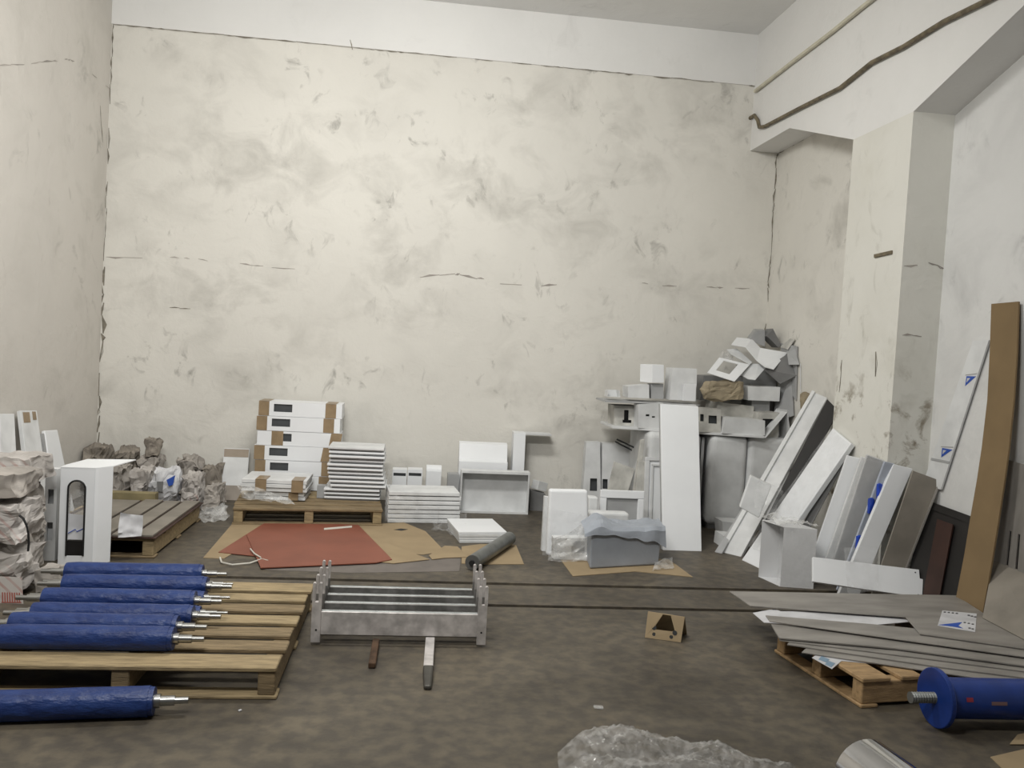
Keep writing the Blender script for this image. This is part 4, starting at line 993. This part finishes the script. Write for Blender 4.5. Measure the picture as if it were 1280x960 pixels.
patch('corner_board', [(985, 480, 7.55), (1000, 500, 7.30), (1016, 434, 7.35), (992, 430, 7.7)], GREYM, 'broad dusty grey board standing against the recess wall', 'board', .012)
patch('dark_sheet', [(955, 462, 7.45), (985, 442, 7.5), (1003, 470, 7.32), (975, 480, 7.40)], SHADEG, 'dark curled sheet hanging below the big bent sheet')
patch('corner_board', [(965, 530, 7.50), (1000, 520, 7.32), (1006, 470, 7.42), (975, 474, 7.62)], GREYM, 'lower grey board tilted in the corner of the heap', 'board', .01)
patch('white_lath', [(1002, 490, 7.22), (1006, 490, 7.22), (1013, 456, 7.26), (1009, 455, 7.26)], WHITE2, 'short white lath poking up beside the corner boards', 'lath', .01)
tag(crumple('kraft_scrap', KRAFT, (Yp(1008, 500, 7.1).x, 7.10, Yp(1008, 515, 7.1).z), (.10, .10, .18), 66, .3, 0, 4), 'brown paper scrap caught behind the leaning channels', 'paper scrap')
tag(crumple('film_wad', FILMH, (Yp(992, 540, 7.32).x-.02, 7.33, CH+.001), (.12, .12, .09), 67, .3, 0, 6), 'cloudy film wad on the cabinet edge beside triangular hood', 'plastic film')

# ================================================================== right: long panels leaning on column and side wall
LG = 'long strips leaning at the column'
def lean(name, bl, br, tr, tl, top, th, m, label, extra=None, cat='strip', top_axis='X', bevel=.003):
    # foot on the floor, head against a wall plane
    f = (lambda p: Xp(*p, top)) if top_axis == 'X' else (lambda p: Yp(*p, top))
    lim = (3.465 if (tl[0]+tr[0])/2 < 1050 else 3.176) if top_axis == 'X' else 5.294
    for _ in range(40):
        f = (lambda p: Xp(*p, top)) if top_axis == 'X' else (lambda p: Yp(*p, top))
        q = [Zp(*bl, .001), Zp(*br, .001), f(tr), f(tl)]
        pn = (q[1]-q[0]).cross(q[3]-q[0]).normalized(); q[2] = Pp(*tr, q[0], pn)
        if pn.dot(EYEV-q[0]) < 0: pn = -pn
        ax = 0 if top_axis == 'X' else 1
        if max(v[ax] for p in q[2:] for v in (p, p-pn*th)) <= lim: break
        top -= .008
    if pn.dot(EYEV-q[0]) < 0: pn = -pn
    t = thing(name, base_of(q), label, cat, LG)
    MB().slab(q, th).build('strip_body', m, t, bevel=bevel, seg=1)
    on = quad_on(q)
    if extra: extra(t, on)
    return t
def film_on(u0=-.02, u1=1.02, v0=.1, v1=.99, seed=1, m=None, amp=.010, n=14):
    def f(t, on):
        filmsheet('film_wrap', [on(u0, v0, .012), on(u1, v0, .012), on(u1, v1, .012), on(u0, v1, .012)], m or FILM, amp, seed, n, t, 14)
    return f
def flange(u0, u1, m, h=.02):
    def f(t, on):
        MB().slab([on(u0, .0, h), on(u1, .0, h), on(u1, 1, h), on(u0, 1, h)], h-.001).build('folded_edge', m, t)
    return f
def notch_end(t, on):
    flange(-.02, .10, WHITE2, .012)(t, on)
lean('leaning_strip', (934, 694), (952, 697), (1048, 513), (1034, 499), 3.44, .02, DGREY, 'dark charcoal strip leaning beside the tallest white channel', bevel=0)  # dark sheet put into the gap to paint its shadow
lean('leaning_strip', (901, 690), (926, 696), (1034, 497), (1017, 490), 3.42, .03, WHITE2, 'tallest white channel of the leaning strips, foot on bare floor', flange(-.06, .16, WHITE2))
lean('leaning_strip', (893, 690), (902, 692), (1006, 512), (998, 520), 3.30, .02, GREYM, 'dull grey strip leaning just beside the tallest white channel')
lean('leaning_strip', (927, 700), (954, 713), (1064, 554), (1041, 535), 3.21, .04, WHITE, 'broad film-wrapped white strip leaning at the column edge', film_on(seed=71))
lean('leaning_strip', (972, 712), (984, 714), (1066, 560), (1059, 553), 3.172, .012, SHADEG, 'narrow grey strip half hidden between two white leaning strips')  # darkened so the gap between its neighbours reads as shade
lean('leaning_strip', (1006, 722), (1024, 724), (1075, 573), (1059, 569), 3.14, .035, WHITE, 'clean white strip leaning on column behind the open box')
lean('leaning_strip', (1023, 726), (1032, 727), (1084, 573), (1077, 571), 3.13, .05, WHITE2, 'slim film-covered strip leaning between white strip and grey strip', film_on(seed=72))
lean('leaning_strip', (1033, 729), (1056, 731), (1107, 577), (1084, 569), 3.12, .03, mat('pale_grey_strip', (.52, .525, .53), .45, var=.05), 'broad pale grey strip wrapped in film leaning on the column', film_on(seed=73, m=FILM))
def blue_bits(t, on):
    for k, (u0, u1, v0, v1) in enumerate(((.1, .8, .72, .83), (-.2, .5, .58, .74), (.0, .6, .34, .40))):
        o = crumple('blue_film', BLUEBAG, tuple((on(u0, v0, .01)+on(u1, v1, .01))/2 - Vector((0, 0, .05))), (.04, .03, .11), 80+k, .25, .2, 4, t)
lean('leaning_strip', (1046, 738), (1066, 739), (1119, 580), (1106, 577), 5.285, .02, mat('bluish_film_strip', (.46, .50, .58), .4, var=.1), 'bluish strip with bright blue film scraps beside the white strip', blue_bits, top_axis='Y')
lean('leaning_strip', (1046, 748), (1072, 749), (1141, 586), (1117, 580), 5.262, .03, WHITE, 'bright white strip leaning before the column near the brown plate', top_axis='Y')
lean('leaning_strip', (1086, 752), (1116, 754), (1176, 601), (1141, 588), 5.20, .012, PLATE2, 'grey-brown steel plate strip leaning beside the dark plates', flange(.94, 1.0, PLATE, .012), top_axis='Y')
# logo strip flat on the side wall
q = [Xp(1153, 606, 3.452), Xp(1176, 612, 3.452), Xp(1236, 425, 3.452), Xp(1216, 426, 3.452)]
t = thing('logo_strip', base_of(q), 'white protective-film strip with two blue triangle logos on side wall', 'strip')
MB().slab(q, .012).build('strip_body', WHITE2, t); on = quad_on(q)
for v in (.74, .25):
    # blue triangle with a pale core, pointing down the strip
    lt = MB().slab([on(.38, v+.030), on(.95, v+.030), on(.50, v-.035)], .0012).build('logo_triangle', LBLUE, t)
    MB().slab([on(.48, v+.018, .0035), on(.66, v+.018, .0035), on(.52, v-.012, .0035)], .001).build('logo_core', BAGW, lt)
    MB().slab([on(.30, v+.040), on(.95, v+.050), on(.95, v+.044), on(.30, v+.034)], .0012).build('logo_line', GREYM, t)
MB().slab([on(.0, .185, .004), on(1, .185, .004), on(1, .20, .004), on(.0, .20, .004)], .002).build('step_edge', GREYM, t)
# dark sheets
q = [Zp(1127, 757, .001), Zp(1190, 776, .001), Xp(1217, 647, 3.45), Xp(1157, 625, 3.45)]
t = thing('dark_plates', base_of(q), 'charcoal sheet leaning on side wall beside the tall cardboard', 'sheet')
g8 = [i/8 for i in range(9)]
MB().grid(q, g8, g8).build('sheet_body', DGREY, t, solid=.008, smooth=True); on = quad_on(q)
MB().grid([on(.0, .93, .010), on(1, .93, .010), on(1, 1, .010), on(0, 1, .010)], g8, [0, 1]).build('folded_edge', DGREY, t, solid=.006, smooth=True)
o = MB().grid([on(.42, .02, .026), on(.74, .02, .026), on(.70, .86, .026), on(.38, .86, .026)], g8, g8).build('brown_sheet', DBROWN, solid=.010, smooth=True)
tag(o, 'dark reddish-brown strip resting on the charcoal sheet', 'sheet')
# tall curved cardboard
Lp = [(1195, 752), (1206, 695), (1215, 640), (1222, 600), (1228, 560), (1235, 500), (1238, 440), (1240, 380)]
Rp = [(1229, 768), (1240, 706), (1249, 650), (1256, 604), (1262, 560), (1268, 500), (1272, 440), (1274, 377)]
bx = Zp(1195, 752, .166).x; bx2 = Zp(1229, 768, .166).x
vs = []; k = len(Lp)
for i in range(k):
    w = i/(k-1); w2 = w**.75
    for (x, y), b0 in ((Lp[i], bx), (Rp[i], bx2)): vs.append(Xp(x, y, b0*(1-w2)+3.45*w2))
mb = MB().add(vs, [(2*i, 2*i+1, 2*i+3, 2*i+2) for i in range(k-1)])
o = mb.build('tall_cardboard', CARDT, None, solid=.010)
tag(o, 'tall bowed tan cardboard strip leaning on the side wall', 'cardboard')
# grey plates further along the wall
q = [Vector((3.36, Xp(1232, 745, 3.36).y, .001)), Vector((3.36, Xp(1300, 770, 3.36).y-.12, .001)), Xp(1318, 592, 3.45), Xp(1258, 574, 3.45)]
t = thing('slotted_plate', base_of(q), 'grey steel plate with narrow slots leaning on side wall beside tall cardboard', 'steel plate')
on = quad_on(q); mb = MB().grid(q, [0, .24, .28, .40, .44, 1], [0, .30, .62, 1], [(.24, .28, .30, .62), (.40, .44, .30, .62)])
mb.build('plate_sheet', PLATE, t, solid=.008)
MB().slab([on(.2, .26, -.012), on(.5, .26, -.012), on(.5, .66, -.012), on(.2, .66, -.012)], .003).build('slot_backing', BLACK, t)
# open white box in film
A, B, C = Zp(975, 733, .001), Zp(1016, 736, .001), Zp(948, 721, .001); D = B + (C-A); hh = .405
t = thing('open_box', base_of([A, B, C, D]), 'white open-sided box under clear film standing at the leaning strips', 'box')
up = Vector((0, 0, hh)); c8 = [A, B, B+up, A+up, C, D, D+up, C+up]
shell('box_body', c8, 'FBRTD', mat('pale_grey_box', (.70, .705, .715), .5, var=.03), t, .006)
filmsheet('film_cover', [A+up+Vector((-.02, -.02, .012)), B+up+Vector((.02, -.02, .012)), D+up+Vector((.02, .04, .012)), C+up+Vector((-.03, .04, .012))], FILMH, .05, 74, 16, t)
filmsheet('film_cover', [B+Vector((.0, -.012, .01)), A+Vector((-.03, -.012, .01)), A+up+Vector((-.03, -.012, 0)), B+up+Vector((0, -.012, 0))], FILM, .02, 75, 12, t)
# notched white strip lying across the feet
def S(x, y, w):
    top_, bot_ = 696+16.5*w, 727+20*w; hgt = max(0, min(1, (bot_-y)/(bot_-top_)))
    return Yp(x, y, 5.02*(1-w)+4.93*w + .09*hgt)
q = [S(1016, 727, 0), S(1153, 747, 1), S(1154, 724, 1), S(1150, 723, .97), S(1149, 712, .97), S(1016, 696, 0)]
t = thing('notched_strip', base_of(q), 'white strip with notched corner lying across feet of the leaning strips', 'strip')
MB().slab(q, .02).build('strip_body', WHITE, t, bevel=.002, seg=1)
for x, y, w in ((1144, 715.5, .95), (1148, 743.5, .97)):
    p = S(x, y, w); MB().cyl(p+Vector((0, -.003, 0)), p+Vector((0, .001, 0)), .004, n=8).build('screw_hole', BLACK, t)
filmsheet('film_tail', [S(1058, 735, .3)+Vector((0, -.02, -.06)), S(1095, 735, .6)+Vector((0, -.02, 0)), S(1098, 700, .6)+Vector((0, .015, .08)), S(1056, 700, .3)+Vector((0, .015, .08))], FILM, .03, 76, 10, t)

# ================================================================== right pallet with fanned steel plates
ra = math.radians(8); fl = Zp(1076, 886, 0); fr = fl + Vector((math.cos(ra), math.sin(ra), 0))*1.05
pallet(fr, ra+math.pi/2, .70, 1.05, PZ, 'orange-toned wooden pallet under the fanned steel plates', WOODN, 6, WOODN)
SP = 'steel plates fanned on the right pallet'
pz = PZ+.0005
def plate(pix, th, label, m=PLATE, dz=.0005):
    global pz
    q = [Zp(x, y, pz+th) for x, y in pix]
    o = MB().slab(q, th).build('fanned_plate', m, bevel=.001, seg=1); pz += th+dz
    return tag(o, label, 'steel plate', SP)
def scrap(pix, th, label, m, name='paper_scrap', dz=.0005):
    global pz
    o = MB().slab([Zp(x, y, pz+th) for x, y in pix], th).build(name, m); pz += th+dz
    return tag(o, label, 'paper')
scrap(((1015, 822), (1040, 836), (1052, 826), (1120, 832), (1180, 835), (1130, 815), (1030, 812)), .002, 'white printed paper sheet under the lowest steel plate', BAGW)
pq = Zp(1030, 823, pz); 
for k, (dx, dy) in enumerate(((0, 0), (.035, .028), (0, .045))): pass
o = bpy.data.objects['paper_scrap']
MB().slab([Zp(x, y, pz+.0008) for x, y in ((1023, 824), (1033, 828), (1037, 824), (1027, 820))], .0008).build('blue_print_block', mat('pale_blue_print', (.22, .32, .42), .7), o)
MB().slab([Zp(x, y, pz+.0008) for x, y in ((1031, 830), (1039, 834), (1044, 829), (1036, 826))], .0008).build('blue_print_block', bpy.data.materials['pale_blue_print'], o)
pz += .0012
plate(((1002, 815), (1010, 808), (1290, 838), (1290, 856), (1240, 850)), .006, 'lowest steel plate of the fan above the blue flanged roller')
plate(((984, 805), (992, 797), (1290, 828), (1290, 848), (1180, 834)), .007, 'second lowest steel plate of the fan')
plate(((975, 800), (966, 783), (1290, 815), (1290, 840), (1150, 822)), .006, 'third steel plate up in the fan')
pz += .004
plate(((974, 797), (964, 780), (1290, 810), (1290, 833), (1120, 810)), .008, 'fourth steel plate up in the fan with long ruled edge')
pz += .004
scrap(((941, 766), (968, 761), (976, 764), (1040, 764), (1115, 766), (1138, 777), (1060, 784), (955, 778)), .002, 'white paper sheet sandwiched high in the steel plate fan', BAGW)
plate(((957, 769), (1090, 780), (1290, 800), (1290, 822), (1110, 797), (962, 776)), .006, 'fifth steel plate up in the fan, above the white paper')
pz += .002
plate(((912, 739), (1195, 744), (1232, 768), (1290, 797), (1290, 812), (1150, 792), (1132, 771), (938, 757)), .006, 'broad topmost steel plate of the fan bearing the printed label')
# printed label sheet on the top plate
t0 = pz+.002
o = MB().slab([Zp(x, y, t0) for x, y in ((1178, 763), (1221, 767), (1219, 790), (1172, 782))], .0015).build('label_sheet', BAGW)
tag(o, 'white label sheet with blue arrow print on the top steel plate', 'label')
MB().slab([Zp(x, y, t0+.001) for x, y in ((1173, 781), (1203, 777.5), (1198, 782), (1204, 785.5), (1190, 783))], .0008).build('blue_arrow', LBLUE, o)
for (x, y) in ((1181, 765), (1186, 765.5), (1191, 766), (1196, 766.5), (1211, 769), (1215, 770), (1219, 771), (1206, 778), (1211, 779), (1216, 780), (1212, 785), (1216, 786)):
    MB().slab([Zp(x+a, y+b, t0+.001) for a, b in ((-1.5, -.7), (1.5, -.5), (1.5, .8), (-1.5, .6))], .0006).build('print_mark', DARKW, o)
# propped grey plate standing on the fan's far end beside the tall cardboard
q = [Zp(1228, 772, pz+.004), Zp(1310, 815, pz+.004), Xp(1310, 728, 3.40), Xp(1242, 699, 3.40)]
tag(MB().slab(q, .008).build('propped_plate', PLATE2), 'dusty grey plate propped on the fan against the slotted plate', 'steel plate')

# ================================================================== blue flanged roller
fx, fy = 2.27, 3.30
t = thing('flanged_roller', (fx+.4, fy, 0), 'blue painted roller with round flange and threaded stub beside the pallet', 'roller')
MB().cyl((fx, fy, .124), (fx+.022, fy, .124), .124, n=40).build('flange', BLUEP, t, bevel=.004)
MB().cyl((fx+.022, fy, .124), (fx+.95, fy-.02, .124), .084, n=36).build('barrel', BLUEP, t, smooth=True)
pr = []
mb = MB()
for k in range(9): mb.cyl((fx-.012*k, fy, .124), (fx-.012*k-.007, fy, .124), .024, .020, n=16).cyl((fx-.012*k-.007, fy, .124), (fx-.012*k-.012, fy, .124), .020, .024, n=16)
mb.build('threaded_stub', DULLST, t)
def barrel_patch(x0, x1, a0, a1, m, name):
    vs = []; n = 6; R_ = .0855
    for i in range(n+1):
        a = math.radians(a0+(a1-a0)*i/n)
        for x in (x0, x1):
            yc = fy-.02*(x-fx)/.95; vs.append((x, yc-math.cos(a)*R_, .124+math.sin(a)*R_))
    MB().add(vs, [(2*i, 2*i+1, 2*i+3, 2*i+2) for i in range(n)]).build(name, m, t)
barrel_patch(fx+.20, fx+.27, 4, 14, mat('faded_label', (.20, .12, .12), .6), 'faded_label')
barrel_patch(fx+.35, fx+.38, -14, -4, mat('red_smear', (.28, .03, .05), .5), 'red_smear')
barrel_patch(fx+.09, fx+.12, 12, 24, bpy.data.materials['red_smear'], 'red_smear')

# ================================================================== polished steel cylinder at the near edge
a = Zp(1070, 931, .21); b = Zp(1105, 957, .21); dv = Vector((b.x-a.x, b.y-a.y, 0)).normalized()
c0 = Zp(1080, 966, .118); c0.z = .1185
t = thing('steel_cylinder', (c0.x, c0.y, 0), 'polished steel cylinder lying on the floor beside crumpled bubble wrap', 'cylinder')
MB().cyl(c0, c0+dv*.55, .118, n=56).build('cylinder_body', POLISH, t, smooth=True)
MB().cyl(c0-dv*.006, c0, .110, .118, n=56).build('end_face', STEELR, t, smooth=True)

# ================================================================== bubble wrap heap
outline = [Zp(x, y, .02) for x, y in ((695, 940), (713, 922), (755, 906), (792, 911), (835, 921), (885, 933), (950, 950), (1005, 962), (1010, 1010), (850, 1040), (720, 1010))]
def inside(p, poly):
    c = False; n = len(poly)
    for i in range(n):
        a, b = poly[i], poly[i-1]
        if (a.y > p.y) != (b.y > p.y) and p.x < (b.x-a.x)*(p.y-a.y)/(b.y-a.y)+a.x: c = not c
    return c
def edge_d(p, poly):
    best = 9
    for i in range(len(poly)):
        a, b = poly[i-1].copy(), poly[i].copy(); a.z = b.z = 0; ab = b-a; s_ = max(0, min(1, (p-a).dot(ab)/ab.dot(ab))); best = min(best, (p-a-ab*s_).length)
    return best
xs = [v.x for v in outline]; ysv = [v.y for v in outline]; N = 120; idx = {}; vs = []; fs = []
x0, x1, y0, y1 = min(xs), max(xs), min(ysv), max(ysv)
for j in range(N+1):
    for i in range(N+1):
        p = Vector((x0+(x1-x0)*i/N, y0+(y1-y0)*j/N, 0)) 
        if inside(p, outline):
            e = edge_d(p, outline); nn = noise.noise(p*7+Vector((3, 1, 0))); n2 = noise.noise(p*19); n3 = noise.noise(p*45)
            z = .004 + min(1, e/.10)*(.055+.055*nn) + .022*abs(n2)*min(1, e/.05) + .016*abs(n3)*min(1, e/.04) + .006*noise.noise(p*110)*min(1, e/.04)
            idx[(i, j)] = len(vs); vs.append(p + noise3(p, 6, 4)*.02 + Vector((0, 0, max(.003, z))))
for v in vs: v.z = max(v.z, .003)
for j in range(N):
    for i in range(N):
        k4 = [(i, j), (i+1, j), (i+1, j+1), (i, j+1)]
        if all(k_ in idx for k_ in k4): fs.append(tuple(idx[k_] for k_ in k4))
o = MB().add(vs, fs).build('bubble_wrap', BUBBLE, smooth=True)
tag(o, 'heap of crumpled clear bubble wrap on the bare floor', 'bubble wrap')

# ================================================================== folded cardboard tent with triangular cut
def fc(x, y, w): return Zp(x, y, 0) if w == 0 else None
B0, B1 = Zp(806, 797, .001), Zp(851, 803, .001)
top = .125; ridge0 = Zp(810, 764.5, top); ridge1 = Zp(856, 771.5, top)
t = thing('cardboard_tent', base_of([B0, B1]), 'small folded cardboard piece with triangular cut-out standing on bare floor', 'cardboard')
Lf = lambda u, v: (B0*(1-u)+B1*u)*(1-v)+(ridge0*(1-u)+ridge1*u)*v
P2 = [(0, 0), (1, 0), (1, 1), (.62, 1), (.80, .38), (.20, .36), (.42, 1), (0, 1)]
v = [Lf(*p) for p in P2]
MB().add(v, [(0, 1, 4, 5), (1, 2, 3, 4), (0, 5, 6, 7)]).build('front_leaf', CARD, t, solid=.005)
back = Vector((.03, .10, 0)); bb0 = Vector((ridge0.x+.05, ridge0.y+.11, .001)); bb1 = Vector((ridge1.x+.05, ridge1.y+.09, .001))
MB().add([bb0, bb1, ridge1, ridge0], [(0, 1, 2, 3)]).build('rear_leaf', CARD, t, solid=.005)
nl = (B1-B0).cross(ridge0-B0).normalized()
if nl.y > 0: nl = -nl
for u, v_ in ((.24, .17), (.72, .16), (.80, .33), (.22, .42)):
    p = Lf(u, v_); MB().cyl(p+nl*.0035, p+nl*.002, .010 if v_ < .3 else .013, n=8).build('punched_hole', BLACK, t)
# floor scraps
def fleck(px, py, r, seed, m, label, flatn=.35):
    p = Zp(px, py, 0); o = crumple('floor_scrap', m, (p.x, p.y, .0005), (r*2, r*1.4, r*flatn), seed, .3, seed, 3); tag(o, label, 'scrap')
fleck(748, 885, .022, 91, FILMH, 'small scrap of crumpled clear plastic on bare floor')
fleck(300, 889, .007, 92, BAGW, 'tiny white crumb on floor beside the roller pallet', .8)
flat('cardboard_sheet', ((1238, 946), (1290, 934), (1290, 975), (1268, 975)), .0, .003, CARD, 'flattened cardboard scrap on floor near the polished cylinder', 'cardboard', GC)
flat('cardboard_sheet', ((1262, 930), (1272, 918), (1290, 914), (1290, 930)), .0035, .003, CARD, 'small cardboard scrap on floor below the blue flanged roller', 'cardboard', GC)
